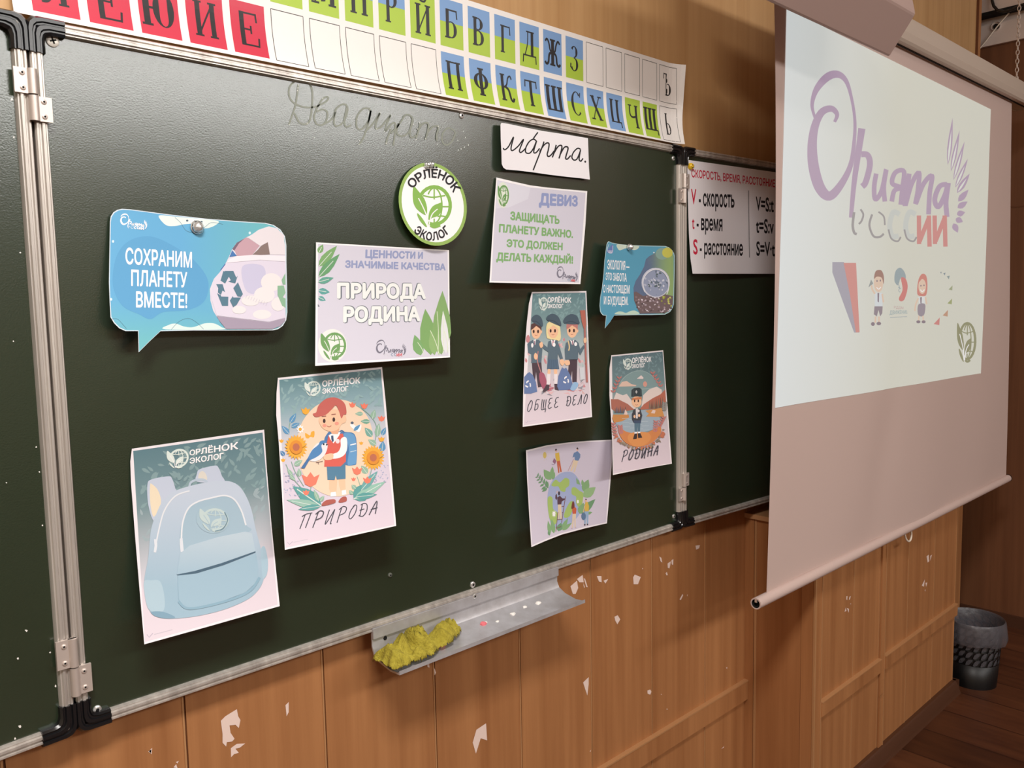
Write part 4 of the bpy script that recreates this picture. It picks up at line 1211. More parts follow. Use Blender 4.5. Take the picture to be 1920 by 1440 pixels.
wing_logo(a, [(170, 140), (410, 165), (405, 290), (165, 275)], WHITE, (WHITE, WHITE, WHITE), .30, detail=False)
poster_done(a, 'speech_bubble_poster', 'large blue speech-bubble card about saving the planet, at the board\'s left')

# small blue speech bubble
a = sheet((1100, 430), 7.2, [(265, 165), (1185, 235), (1170, 1155), (180, 1162)], lambda s_, t_: .006 + .016 * t_ ** 2 + .014 * (1 - s_) ** 2)
out = [(270, 200), (282, 172), (297, 160), (340, 180), (440, 200), (560, 212), (800, 220), (1060, 225), (1110, 242), (1155, 282), (1180, 325), (1188, 360), (1186, 600), (1180, 850), (1176, 1010), (1160, 1065), (1125, 1115), (1060, 1150), (880, 1156), (700, 1156), (372, 1163), (320, 1245), (245, 1338), (262, 1166), (222, 1162), (198, 1140), (182, 1110), (174, 1030), (182, 920), (205, 800), (228, 600), (240, 420), (255, 300)]
a.poly(out, C3(190, 220, 226)); cxo, cyo = 690, 690
a.poly([(cxo + (x - cxo) * .985, cyo + (y - cyo) * .982) for x, y in out], C3(92, 162, 192))
a.poly([(410, 205), (550, 214), (700, 224), (690, 262), (640, 282), (580, 262), (520, 258), (450, 284), (420, 260)], C3(206, 222, 206), True)
a.poly([(390, 1146), (430, 1110), (480, 1112), (530, 1128), (600, 1100), (660, 1100), (700, 1146)], C3(196, 220, 204), True)
a.poly([(270, 300), (330, 220), (356, 210), (360, 290), (350, 320), (300, 322)], C3(110, 130, 190), True)
a.stroke([(300, 200), (280, 270), (300, 316), (345, 316), (354, 220)], 7, C3(206, 214, 236)); a.stroke([(292, 290), (350, 292)], 7, WHITE); a.stroke([(300, 308), (340, 310)], 8, WHITE)
a.poly([(905, 330), (850, 360), (800, 402), (776, 500), (720, 610), (660, 700), (632, 790), (640, 960), (690, 1080), (720, 1142), (1058, 1138), (1135, 1085), (1165, 1000), (1174, 700), (1174, 360), (1140, 275), (1090, 240), (1020, 262), (950, 300)], lambda x, y: tuple(p * (1 - u) + q_ * u for u in (min(1, max(0, (x - 850) / 250)),) for p, q_ in zip(C3(98, 116, 146), C3(150, 178, 120))))
a.ell(1020, 330, 90, 80, C3(140, 170, 160)); a.ell(1090, 315, 72, 68, C3(206, 202, 96))
a.poly([(640, 960), (636, 850), (670, 840), (760, 900), (900, 870), (1060, 880), (1166, 900), (1160, 1020), (1120, 1090), (1058, 1130), (722, 1136), (690, 1080)], C3(116, 98, 100))
a.ell(932, 720, 192, 202, C3(206, 208, 222)); a.ell(938, 724, 172, 184, C3(150, 160, 186))
rr = random.Random(12)
for i in range(60):
    an, d = rr.uniform(0, 6.28), rr.uniform(0, .9); x, y = 935 + 165 * d * math.cos(an), 725 + 175 * d * math.sin(an)
    a.leaf((x, y), (x + rr.uniform(-50, 50), y + rr.uniform(-45, 45)), rr.uniform(14, 30), rr.choice([C3(216, 218, 230), C3(110, 122, 142), C3(186, 192, 210), C3(92, 108, 112)]))
a.stroke([(780, 840), (760, 700), (820, 590), (930, 540), (1040, 580), (1100, 680), (1105, 800), (1080, 880)], 12, C3(232, 234, 240))
for i in range(90):
    x, y = rr.uniform(650, 1150), rr.uniform(880, 1120)
    if y > 900 + (abs(x - 900) / 6 if x > 1050 else 0) * .2 and y < 1125 - max(0, x - 1080) * .8 and x > 640 + max(0, y - 960) * .45:
        cc = rr.choice([C3(190, 196, 90), C3(158, 168, 70), C3(210, 208, 120)]) if x > 980 and y < 1030 else rr.choice([C3(206, 190, 200), C3(176, 160, 170), C3(84, 70, 74), C3(140, 120, 126), C3(222, 214, 222)])
        a.leaf((x, y), (x + rr.uniform(-40, 40), y + rr.uniform(-30, 30)), rr.uniform(14, 28), cc)
for t_, qd in (('ЭКОЛОГИЯ —', [(280, 412), (577, 436), (577, 552), (278, 535)]), ('ЭТО ЗАБОТА', [(258, 585), (541, 597), (541, 706), (256, 680)]), ('О НАСТОЯЩЕМ', [(225, 750), (579, 756), (579, 866), (222, 850)]), ('И БУДУЩЕМ.', [(233, 905), (563, 912), (563, 1020), (231, 1012)])): a.text(t_, qd, WHITE, .02)
a.ell(908, 314, 9, 9, WHITE)
poster_done(a, 'speech_bubble_poster', 'small blue speech-bubble card with a glass globe, by the board\'s right edge')

# "values" sheet
a = sheet((570, 430), 5.333, [(120, 130), (1450, 208), (1460, 1280), (112, 1365)], flatlift(.03, .001))
a.poly(a.quad, WHITE); a.poly([(140, 146), (1436, 220), (1446, 1266), (134, 1338)], LAV)
LG = [C3(126, 172, 112), C3(104, 160, 112), C3(98, 164, 146), C3(96, 164, 160)]
for p, q_, w, c_ in (((146, 240), (190, 150), 60, LG[0]), ((146, 372), (330, 164), 92, LG[0]), ((146, 478), (356, 246), 92, LG[1]), ((142, 528), (296, 484), 66, LG[2]), ((142, 612), (258, 630), 66, LG[3]), ((142, 678), (218, 712), 50, LG[3])):
    a.leaf(p, q_, w, c_); a.stroke([p, (p[0] * .3 + q_[0] * .7, p[1] * .3 + q_[1] * .7)], 6, C3(220, 228, 222), False)
a.poly([(138, 745), (158, 772), (138, 775)], C3(120, 130, 140))
for p, q_, w, c_ in (((1168, 1262), (1105, 1054), 110, LG[0]), ((1268, 1258), (1212, 795), 175, C3(128, 170, 104)), ((1372, 1254), (1385, 615), 190, C3(134, 172, 108)), ((1420, 1250), (1390, 812), 80, C3(228, 230, 234)), ((1306, 1258), (1268, 1010), 84, C3(146, 182, 118)), ((1352, 1256), (1338, 1020), 60, C3(146, 182, 118))):
    a.leaf(p, q_, w, c_)
for p, q_ in (((1200, 1256), (1136, 1130)), ((1352, 1250), (1262, 1010)), ((1340, 1250), (1330, 820)), ((1390, 1250), (1388, 830)), ((1440, 1230), (1404, 1020))): a.stroke([p, ((p[0] + q_[0]) / 2 + 10, (p[1] + q_[1]) / 2), q_], 6, C3(222, 234, 206))
VI = C3(150, 160, 198)
a.text('ЦЕННОСТИ И', [(615, 206), (1190, 230), (1188, 292), (612, 282)], VI, .05); a.text('ЗНАЧИМЫЕ КАЧЕСТВА', [(412, 312), (1416, 346), (1417, 408), (410, 380)], VI, .05)
for t_, qd in (('ПРИРОДА', [(330, 540), (1215, 552), (1220, 688), (330, 684)]), ('РОДИНА', [(392, 778), (1160, 776), (1164, 910), (390, 922)])):
    a.text(t_, qd, C3(104, 112, 122), .085); a.text(t_, qd, C3(238, 242, 240), .05)
globe_logo(a, 284, 1162, 122, 140, C3(112, 160, 96), C3(234, 236, 232))
wing_logo(a, [(725, 1110), (1035, 1090), (1030, 1272), (722, 1290)], C3(120, 118, 134), (C3(206, 206, 214), C3(150, 160, 180), C3(214, 110, 116)), .36, white=WHITE, detail=False)
poster_done(a, 'values_poster', 'lavender landscape sheet headed values, left of board centre, with green leaves in two corners')

# round badge
a = sheet((730, 220), 4.5, [(80, 380), (652, 380), (652, 1082), (80, 1082)], lambda s_, t_: .003 + .012 * t_ ** 1.5, step=14)
cx_, cy_ = 366, 732
E_ = lambda rx, ry: [(cx_ + rx * math.cos(t) + 30 * math.sin(t) * math.cos(t) * 0 + .06 * ry * math.sin(t), cy_ + ry * math.sin(t) + .06 * rx * math.cos(t)) for t in (2 * math.pi * k / 48 for k in range(48))]
a.poly(E_(287, 351), C3(150, 184, 96)); a.poly(E_(262, 322), C3(252, 252, 252))
globe_logo(a, 350, 744, 158, 184, C3(138, 186, 88), k=1.0)
BLK = C3(34, 34, 38)
a.arctext('ОРЛЁНОК', 362, 742, 200, 236, -143, -27, 72, BLK, .028)
a.arctext('ЭКОЛОГ', 360, 738, 232, 300, 132, 48, 68, BLK, .028, True)
poster_done(a, 'round_badge', 'round white badge with a green rim and sprouting globe, above board centre')

# handwritten month sheet
a = sheet((730, 220), 4.5, [(940, 45), (1675, 175), (1690, 525), (945, 425)], lambda s_, t_: .003 + .008 * (1 - s_) ** 4 + .004 * t_)
a.poly([(938, 62), (946, 46), (1000, 54), (1150, 86), (1300, 116), (1500, 146), (1676, 176), (1680, 300), (1684, 420), (1692, 525), (1600, 512), (1500, 502), (1350, 484), (1200, 462), (1080, 448), (985, 440), (962, 424), (948, 392), (946, 300), (940, 180)], C3(248, 246, 250))
K_ = C3(24, 22, 26)
for st in ([(962, 258), (968, 272), (985, 268), (1010, 240), (1048, 166), (1030, 240), (1028, 274), (1045, 278), (1090, 240), (1132, 186), (1108, 250), (1098, 284), (1112, 296), (1150, 262)],
           [(1240, 200), (1216, 184), (1180, 206), (1152, 256), (1152, 296), (1184, 302), (1216, 262), (1242, 200), (1222, 268), (1220, 298), (1240, 296), (1268, 262)], [(1215, 180), (1234, 152), (1254, 126)],
           [(1305, 204), (1290, 250), (1214, 446)], [(1268, 290), (1300, 240), (1330, 216), (1348, 226), (1340, 280), (1332, 312), (1342, 330), (1364, 318), (1392, 282)],
           [(1408, 232), (1396, 280), (1376, 338)], [(1390, 300), (1424, 246), (1450, 236), (1456, 254), (1446, 300), (1432, 346)], [(1440, 316), (1474, 256), (1500, 248), (1508, 266), (1494, 316), (1488, 344), (1502, 352), (1530, 322)],
           [(1612, 268), (1588, 262), (1556, 292), (1540, 334), (1556, 360), (1584, 350), (1612, 284)], [(1614, 270), (1604, 326), (1602, 356), (1616, 370), (1634, 346)]): a.stroke(st, 11, K_)
a.ell(1653, 374, 8, 9, K_)
poster_done(a, 'handwriting_sheet', 'white card with one cursive handwritten word, top right under the alphabet strip')

# motto sheet
a = sheet((730, 220), 4.5, [(903, 507), (1670, 622), (1612, 1407), (845, 1393)], lambda s_, t_: .002 + .020 * t_ ** 2 + .012 * (1 - s_) ** 2 * t_)
a.poly([(903, 507), (1040, 540), (1190, 574), (1330, 592), (1500, 608), (1670, 622), (1655, 900), (1612, 1407), (1200, 1402), (845, 1393), (868, 1000)], WHITE)
a.poly([(912, 530), (1190, 592), (1656, 636), (1600, 1394), (860, 1380), (880, 1000)], LAV)
a.poly([(915, 535), (1190, 594), (1170, 690), (1010, 760), (900, 770)], C3(222, 222, 234))
globe_logo(a, 958, 656, 44, 92, C3(110, 158, 92), C3(226, 234, 220))
a.text('ДЕВИЗ', [(1264, 642), (1592, 668), (1590, 748), (1262, 736)], C3(148, 160, 204), .055)
GT = C3(132, 178, 118)
for t_, qd in (('ЗАЩИЩАТЬ', [(1020, 796), (1437, 836), (1436, 898), (1020, 862)]), ('ПЛАНЕТУ ВАЖНО.', [(926, 902), (1552, 956), (1550, 1016), (924, 966)]), ('ЭТО ДОЛЖЕН', [(990, 1030), (1464, 1062), (1462, 1120), (988, 1090)]), ('ДЕЛАТЬ КАЖДЫЙ!', [(906, 1142), (1552, 1172), (1550, 1232), (902, 1206)])): a.text(t_, qd, GT, .05)
wing_logo(a, [(1416, 1258), (1602, 1270), (1592, 1392), (1416, 1388)], C3(126, 124, 140), (C3(206, 206, 214), C3(150, 160, 180), C3(214, 110, 116)), .28, white=WHITE, detail=False)
poster_done(a, 'motto_poster', 'lavender portrait sheet with a motto in green capitals, right of the round badge')

# speed, time, distance chart on the right leaf
a = sheet((1240, 260), 4.8, [(232, 190), (1190, 325), (1190, 1212), (282, 1215)], lambda s_, t_: .002 + .018 * t_ ** 2 * (1 - s_), PR)
a.poly([(232, 190), (700, 256), (1190, 325), (1190, 1216), (282, 1215), (262, 1080), (248, 850), (238, 520)], C3(240, 236, 240))
RD, BK = C3(206, 40, 70), C3(24, 22, 28)
a.text('СКОРОСТЬ, ВРЕМЯ, РАССТОЯНИЕ', [(270, 274), (1024, 370), (1024, 436), (272, 345)], RD, .022)
a.text('V', [(268, 446), (314, 450), (314, 590), (268, 584)], RD, .022); a.text('t', [(276, 690), (298, 692), (298, 812), (276, 810)], RD, .015); a.text('S', [(286, 900), (326, 902), (328, 1040), (288, 1036)], RD, .022)
a.text('- скорость', [(336, 456), (658, 470), (658, 618), (338, 602)], BK, .022); a.text('- время', [(318, 684), (550, 692), (550, 830), (318, 818)], BK, .022); a.text('- расстояние', [(346, 908), (734, 918), (734, 1050), (346, 1038)], BK, .022)
a.stroke([(786, 466), (788, 760), (794, 1070)], 5, C3(50, 46, 50))
a.text('V=S:t', [(850, 516), (1012, 530), (1012, 660), (852, 642)], BK, .022); a.text('t=S:v', [(850, 716), (1012, 722), (1012, 852), (852, 844)], BK, .022); a.text('S=V·t', [(854, 920), (1022, 926), (1022, 1056), (856, 1050)], BK, .022)
poster_done(a, 'formula_chart', 'white formula chart with red heading on the right leaf, half hidden by the screen')

# ---- four tall posters and the globe sheet
T1, T2, T3 = C3(96, 130, 140), C3(170, 188, 196), C3(216, 208, 220)


def heading(a, lx, ly, rx, ry, skew, q1, q2):
    globe_logo(a, lx, ly, rx, ry, C3(222, 234, 228), k=1.1, skew=skew)
    a.text('ОРЛЁНОК', q1, WHITE, .03); a.text('ЭКОЛОГ', q2, WHITE, .03)


# backpack
a = sheet((230, 790), 3.348, [(58, 172), (888, 52), (986, 1160), (136, 1400)], flatlift(.055, .001))
a.poly([(58, 172), (888, 52), (905, 300), (935, 660), (986, 1160), (560, 1282), (136, 1400), (108, 1080), (78, 720), (52, 380), (48, 250)], C3(240, 234, 240))
a.grad([(66, 186), (878, 70), (972, 1150), (140, 1385)], [(0, T1), (.3, C3(118, 146, 152)), (.62, C3(196, 198, 206)), (.75, C3(224, 212, 222)), (1, C3(226, 214, 224))], 16)
leaf_pattern(a, (.03, .03, .97, .34), 120, C3(134, 162, 166), 4, .055); leaf_pattern(a, (.03, .32, .97, .52), 40, C3(160, 178, 184), 9, .055)
heading(a, 340, 232, 66, 62, -.12, [(420, 182), (726, 130), (726, 172), (420, 214)], [(420, 232), (634, 198), (634, 232), (420, 266)])
S1, S2, S3, S4 = C3(184, 200, 216), C3(164, 190, 208), C3(150, 184, 204), C3(196, 206, 224)
a.poly([(190, 620), (160, 520), (155, 400), (180, 365), (285, 345), (310, 360), (330, 420), (330, 440), (240, 520), (215, 600)], S4, True)
a.poly([(188, 590), (172, 500), (172, 400), (185, 395), (220, 430), (240, 490), (232, 550), (206, 590)], C3(236, 222, 196), True)
a.poly([(470, 380), (466, 330), (485, 300), (575, 278), (600, 288), (622, 340), (630, 380)], S4, True)
a.poly([(480, 370), (478, 330), (500, 312), (522, 330), (528, 368)], C3(220, 216, 206), True)
a.stroke([(418, 412), (430, 382), (470, 366), (512, 368), (530, 384)], 14, S1)
body = [(330, 436), (480, 392), (620, 374), (690, 382), (740, 416), (780, 480), (810, 560), (836, 680), (868, 800), (890, 900), (885, 990), (850, 1060), (780, 1120), (640, 1180), (480, 1220), (330, 1238), (240, 1234), (180, 1205), (150, 1120), (136, 1000), (160, 860), (178, 680), (220, 560), (260, 490)]
a.poly(body, lambda x, y: tuple(p * (1 - u) + q_ * u for u in (min(1, max(0, (y - 450) / 600)),) for p, q_ in zip(C3(196, 208, 224), C3(158, 188, 206))), True)
a.poly([(134, 1010), (180, 998), (235, 1005), (262, 1100), (255, 1190), (180, 1192), (148, 1140)], C3(176, 202, 216), True)
a.poly([(868, 805), (892, 788), (912, 880), (905, 960), (880, 985), (872, 900)], C3(170, 198, 214), True)
a.poly([(180, 1196), (255, 1196), (330, 1230), (260, 1236), (200, 1220)], C3(128, 164, 186), True)
a.poly([(360, 700), (385, 600), (430, 530), (500, 490), (620, 470), (690, 490), (740, 560), (775, 650), (800, 690), (600, 760), (380, 812)], C3(166, 192, 208), True)
a.stroke([(205, 800), (225, 690), (262, 560), (330, 470), (420, 436)], 9, C3(226, 230, 236)); a.stroke([(368, 760), (376, 640), (410, 550), (470, 505), (560, 480), (640, 466), (700, 490), (745, 560), (774, 652)], 10, C3(228, 232, 238))
a.poly([(196, 740), (216, 740), (218, 780), (210, 824), (194, 822), (200, 780)], C3(222, 228, 236)); a.poly([(358, 736), (376, 732), (384, 815), (364, 822), (358, 770)], C3(222, 228, 236))
a.poly([(340, 962), (360, 830), (420, 780), (600, 726), (770, 692), (812, 704), (834, 818), (620, 900), (450, 950)], lambda x, y: tuple(p * (1 - u) + q_ * u for u in (min(1, max(0, (y - 720) / 240)),) for p, q_ in zip(C3(190, 208, 220), C3(164, 192, 210))), False)
a.poly([(338, 962), (450, 940), (620, 890), (834, 815), (834, 824), (630, 904), (460, 956), (350, 968)], C3(72, 100, 120))
a.poly([(345, 968), (460, 956), (640, 902), (838, 828), (852, 930), (840, 1010), (770, 1075), (620, 1130), (460, 1166), (390, 1168), (352, 1120)], C3(160, 190, 208), False)
a.stroke([(352, 1130), (400, 1172), (500, 1165), (680, 1118), (800, 1062), (860, 980)], 16, C3(140, 176, 196))
globe_logo(a, 566, 616, 88, 74, C3(196, 214, 214), C3(168, 194, 208), k=1.0, skew=.05)
a.stroke([(640, 570), (658, 620), (630, 672), (580, 690)], 6, C3(110, 142, 158))
a.stroke([(152, 1338), (166, 1356), (190, 1330)], 5, C3(190, 178, 196), False); a.stroke([(198, 1338), (312, 1308)], 5, C3(204, 194, 206), False)
poster_done(a, 'backpack_poster', 'tall poster of a pale blue backpack, lowest on the left of the board')

# boy with a bird
a = sheet((500, 670), 3.892, [(82, 150), (842, 70), (945, 1230), (133, 1405)], flatlift(.07, .001))
a.poly([(82, 150), (842, 70), (868, 320), (895, 640), (945, 1230), (540, 1320), (133, 1405), (112, 1000), (88, 620), (70, 420), (72, 260)], C3(242, 236, 240))
a.grad([(92, 164), (832, 86), (932, 1222), (138, 1390)], [(0, C3(104, 142, 150)), (.22, C3(146, 176, 186)), (.4, C3(206, 206, 216)), (.6, C3(216, 206, 222)), (1, C3(224, 210, 222))], 16)
leaf_pattern(a, (.03, .02, .97, .26), 130, C3(146, 178, 182), 21, .05)
a.poly([(340, 370), (480, 310), (620, 330), (740, 440), (780, 640), (740, 860), (620, 990), (460, 1010), (310, 920), (230, 740), (240, 520)], C3(240, 214, 188), True)
heading(a, 330, 226, 56, 56, -.08, [(405, 172), (684, 145), (684, 188), (405, 214)], [(405, 230), (596, 210), (596, 244), (405, 266)])
TE, OR, YL, GN, BL = C3(92, 160, 158), C3(238, 128, 104), C3(238, 174, 62), C3(150, 186, 164), C3(92, 150, 194)


def sunflower(x, y, r):
    for i in range(22):
        an = 2 * math.pi * i / 22; a.leaf((x + r * .2 * math.cos(an), y + r * .22 * math.sin(an)), (x + r * math.cos(an), y + r * 1.1 * math.sin(an)), r * .36, YL)
    a.ell(x, y, r * .55, r * .6, C3(226, 146, 50)); a.ell(x, y, r * .3, r * .33, C3(190, 110, 80))


def tulip(x, y, r, c_): a.poly([(x - r, y - r * .7), (x - r * .4, y - r * .4), (x, y - r * .95), (x + r * .4, y - r * .4), (x + r, y - r * .7), (x + r * .6, y + r * .4), (x, y + r * .7), (x - r * .6, y + r * .4)], c_)


for pts in ([(160, 560), (170, 480), (200, 430)], [(180, 760), (210, 840), (270, 940)], [(140, 780), (190, 880), (260, 960)], [(790, 620), (800, 500), (740, 410), (650, 350)], [(720, 960), (760, 840), (770, 790)], [(330, 930), (320, 980), (340, 1040)], [(660, 870), (690, 960)]): a.stroke(pts, 5, C3(130, 170, 150))
for p, q_, w, c_ in (((170, 480), (215, 408), 40, BL), ((165, 560), (110, 500), 40, BL), ((180, 510), (240, 480), 36, BL), ((130, 720), (100, 680), 34, C3(80, 130, 180)), ((190, 870), (150, 810), 30, GN), ((240, 870), (235, 810), 34, GN), ((170, 860), (210, 900), 30, GN), ((200, 790), (262, 750), 40, GN),
                     ((770, 450), (790, 380), 40, GN), ((705, 412), (645, 412), 32, GN), ((755, 470), (685, 466), 36, C3(120, 172, 150)), ((770, 580), (716, 512), 50, C3(120, 172, 160)), ((805, 580), (820, 480), 44, GN), ((840, 570), (870, 510), 36, BL), ((840, 690), (850, 610), 50, BL), ((800, 640), (740, 600), 44, GN), ((735, 850), (690, 790), 50, GN),
                     ((400, 1085), (190, 940), 110, TE), ((390, 1090), (145, 1040), 60, C3(150, 190, 176)), ((395, 1085), (230, 1110), 44, TE), ((635, 1035), (770, 930), 120, TE), ((640, 1035), (870, 905), 70, C3(150, 196, 180)), ((650, 1020), (806, 1000), 50, TE), ((690, 970), (810, 830), 60, C3(110, 170, 170)), ((380, 1050), (345, 965), 34, GN), ((390, 1050), (420, 1010), 30, GN), ((650, 960), (620, 930), 36, GN), ((630, 1000), (600, 970), 30, GN)): a.leaf(p, q_, w, c_, C3(214, 226, 220))
rr = random.Random(31)
for i in range(70):
    x, y = (rr.uniform(125, 240), rr.uniform(830, 1010)) if i % 2 else (rr.uniform(780, 885), rr.uniform(760, 910))
    a.ell(x, y, 4, 4, C3(170, 178, 206))
sunflower(215, 655, 84); sunflower(778, 732, 84)
for x, y, r_, c_ in ((320, 900, 66, OR), (285, 395, 34, YL), (625, 350, 26, OR), (712, 358, 28, OR), (838, 450, 28, OR), (838, 600, 24, YL), (660, 832, 38, OR), (735, 900, 32, OR), (288, 990, 26, OR), (108, 612, 18, YL), (120, 752, 18, YL), (634, 892, 18, OR), (690, 628, 16, YL)): tulip(x, y, r_, c_)
for i in range(8):
    an = i * math.pi / 4; a.leaf((245, 524), (245 + 30 * math.cos(an), 524 + 32 * math.sin(an)), 16, WHITE)
a.ell(245, 524, 11, 12, YL)
a.poly([(316, 570), (282, 552), (285, 585), (305, 592), (318, 580), (345, 582), (348, 540), (325, 545)], YL, True)
a.poly([(655, 540), (610, 500), (622, 480), (650, 500), (690, 490), (680, 540)], WHITE, True); a.leaf((636, 536), (684, 490), 26, BL); a.ell(624, 478, 11, 10, C3(90, 100, 120))
# the boy
SKN, HR, RED, NV = C3(246, 200, 166), C3(200, 104, 96), C3(220, 98, 86), C3(84, 130, 160)
a.poly([(420, 610), (440, 560), (470, 540), (580, 545), (640, 560), (658, 640), (656, 760), (640, 786), (560, 780), (440, 700)], C3(78, 124, 176), True)
a.poly([(560, 560), (630, 560), (652, 620), (655, 760), (630, 784), (590, 780), (600, 660)], C3(104, 158, 206), True)
a.stroke([(610, 640), (652, 630)], 8, WHITE, False); a.stroke([(610, 690), (654, 680)], 6, C3(190, 214, 232), False); a.stroke([(528, 556), (545, 534), (566, 546)], 8, C3(70, 110, 160))
a.poly([(456, 880), (516, 888), (508, 1000), (470, 1006), (456, 960)], SKN); a.poly([(524, 888), (572, 880), (578, 985), (546, 992), (530, 940)], SKN)
a.poly([(468, 985), (504, 980), (508, 1012), (466, 1018)], WHITE); a.poly([(546, 972), (578, 966), (582, 1000), (550, 1005)], WHITE)
a.poly([(402, 1072), (430, 1045), (470, 1036), (500, 1038), (500, 1060), (460, 1074), (410, 1084)], C3(176, 92, 82), True); a.poly([(526, 1048), (550, 1020), (580, 1018), (584, 1046), (560, 1058), (530, 1060)], C3(176, 92, 82), True)
a.poly([(438, 780), (575, 775), (576, 886), (512, 892), (504, 860), (496, 896), (444, 894)], NV)
a.poly([(440, 620), (452, 566), (500, 560), (556, 556), (580, 640), (578, 760), (540, 796), (420, 798), (426, 700)], RED, False)
a.poly([(452, 570), (480, 552), (540, 545), (528, 572), (488, 628), (466, 600)], WHITE); a.poly([(470, 572), (486, 570), (490, 610), (480, 620), (472, 600)], C3(60, 84, 120))
a.ell(518, 612, 15, 17, C3(240, 226, 232))
a.poly([(540, 600), (566, 580), (586, 600), (584, 680), (548, 726), (480, 740), (470, 712), (520, 690), (540, 650)], WHITE, True)
a.poly([(482, 702), (482, 740), (440, 750), (415, 738), (424, 712)], SKN, True)
a.poly([(462, 540), (530, 520), (520, 560), (480, 560)], C3(232, 176, 142))
a.poly([(382, 450), (400, 410), (470, 380), (540, 390), (570, 440), (572, 470), (545, 490), (520, 525), (470, 540), (420, 525), (390, 490)], SKN, True)
a.ell(560, 450, 22, 30, SKN)
a.poly([(338, 412), (362, 400), (380, 350), (430, 305), (490, 292), (545, 312), (575, 350), (582, 410), (562, 420), (545, 445), (530, 400), (505, 350), (470, 385), (430, 420), (385, 432), (355, 434)], HR, True)
for x in (420, 490): a.ell(x, 464 - (x - 420) * .14, 10, 16, C3(70, 50, 48)); a.stroke([(x - 18, 432 - (x - 420) * .2), (x + 14, 428 - (x - 420) * .2)], 6, C3(150, 84, 76), False)
a.ell(422, 498, 15, 12, C3(238, 160, 140)); a.ell(512, 482, 15, 12, C3(238, 160, 140)); a.stroke([(440, 500), (456, 508), (472, 498)], 5, C3(170, 90, 80))
# the bird
a.poly([(300, 735), (340, 660), (375, 625), (420, 622), (445, 640), (430, 700), (390, 745), (340, 760)], C3(236, 236, 240), True)
a.poly([(375, 640), (392, 612), (420, 606), (436, 620), (400, 640), (405, 690), (360, 730), (298, 750), (330, 680)], C3(82, 136, 190), True)
a.poly([(318, 740), (275, 812), (250, 808), (300, 735)], C3(70, 116, 170)); a.ell(416, 634, 6, 7, C3(40, 40, 50)); a.poly([(432, 630), (450, 636), (434, 646)], C3(70, 66, 70))
a.stroke([(360, 768), (410, 758)], 4, C3(120, 90, 90), False); a.stroke([(375, 762), (380, 780)], 4, C3(120, 90, 90), False)
caption(a, 'ПРИРОДА', [(250, 1150), (822, 1045), (822, 1135), (232, 1255)], C3(66, 66, 78), 7)
a.stroke([(152, 1350), (166, 1366), (190, 1344)], 5, C3(190, 178, 196), False); a.stroke([(196, 1350), (300, 1328)], 5, C3(206, 196, 208), False)
poster_done(a, 'nature_poster', 'tall poster of a red-haired boy holding a blue bird among sunflowers')

# three children with rubbish bags
a = sheet((970, 530), 5.14, [(140, 90), (665, 80), (720, 1295), (52, 1390)], flatlift(.06, .004))
a.poly([(140, 90), (665, 80), (680, 420), (690, 700), (720, 1295), (400, 1342), (52, 1390), (56, 1100), (62, 880), (74, 600), (92, 380), (112, 200)], C3(240, 234, 238))
a.grad([(148, 104), (655, 96), (708, 1285), (62, 1375)], [(0, C3(104, 138, 144)), (.25, C3(124, 154, 158)), (.5, C3(176, 190, 192)), (.72, C3(212, 200, 208)), (1, C3(222, 208, 218))], 14)
leaf_pattern(a, (.04, .02, .96, .27), 80, C3(134, 166, 170), 41, .055)
heading(a, 246, 202, 42, 66, 0, [(292, 142), (520, 144), (520, 192), (292, 190)], [(292, 206), (444, 206), (444, 246), (292, 246)])
PK, PK2 = C3(206, 140, 146), C3(226, 186, 190)
rr = random.Random(8)
for i in range(26):
    x, y = rr.choice([(110, 720), (250, 740), (620, 720), (420, 600), (640, 780)]); x += rr.uniform(-35, 35); y += rr.uniform(-50, 60); a.leaf((x, y), (x + rr.uniform(-26, 26), y - rr.uniform(20, 60)), 22, rr.choice([PK, PK2, C3(180, 196, 196)]))
for i in range(46):
    x, y = rr.uniform(80, 670), rr.uniform(980, 1080) - (rr.uniform(0, 80) if rr.random() < .3 else 0)
    a.poly([(x + rr.uniform(-40, 40), y + rr.uniform(-26, 26)) for k in range(4)], rr.choice([PK, PK2, C3(190, 110, 124), C3(226, 216, 220), C3(216, 160, 150), C3(150, 150, 160)]))
JK, JD, TR = C3(92, 112, 126), C3(76, 94, 108), C3(78, 62, 72)
SK2 = C3(244, 196, 160)


def child(x, y, hr, hat, girl=False, w=62, h=72):
    if girl: a.poly([(x - w * 1.05, y - 40), (x - w * .7, y - h * 1.1), (x, y - h * 1.3), (x + w * .9, y - h), (x + w * 1.2, y + 60), (x + w * .9, y + 100), (x + w * .5, y + 90), (x - w * .6, y + 80), (x - w, y + 60)], hr, True)
    a.ell(x, y, w * .8, h, SK2); a.ell(x + w * .78, y + 4, 12, 18, SK2) if not girl else None
    a.poly([(x - w * .9, y - 10), (x - w * .85, y - h * .9), (x, y - h * 1.2), (x + w * .9, y - h * .8), (x + w * .86, y), (x + w * .62, y - h * .35), (x, y - h * .7), (x - w * .55, y - h * .3)], hr, False)
    a.poly(hat, JD, True); a.stroke([hat[0], ((hat[0][0] + hat[-1][0]) / 2, (hat[0][1] + hat[-1][1]) / 2 - 22), hat[-1]], 8, C3(60, 76, 90))
    for dx in (-24, 18): a.ell(x + dx, y + 2, 9, 17, C3(66, 44, 44))
    a.stroke([(x - 14, y + 34), (x - 2, y + 42), (x + 12, y + 34)], 4, C3(180, 100, 90))


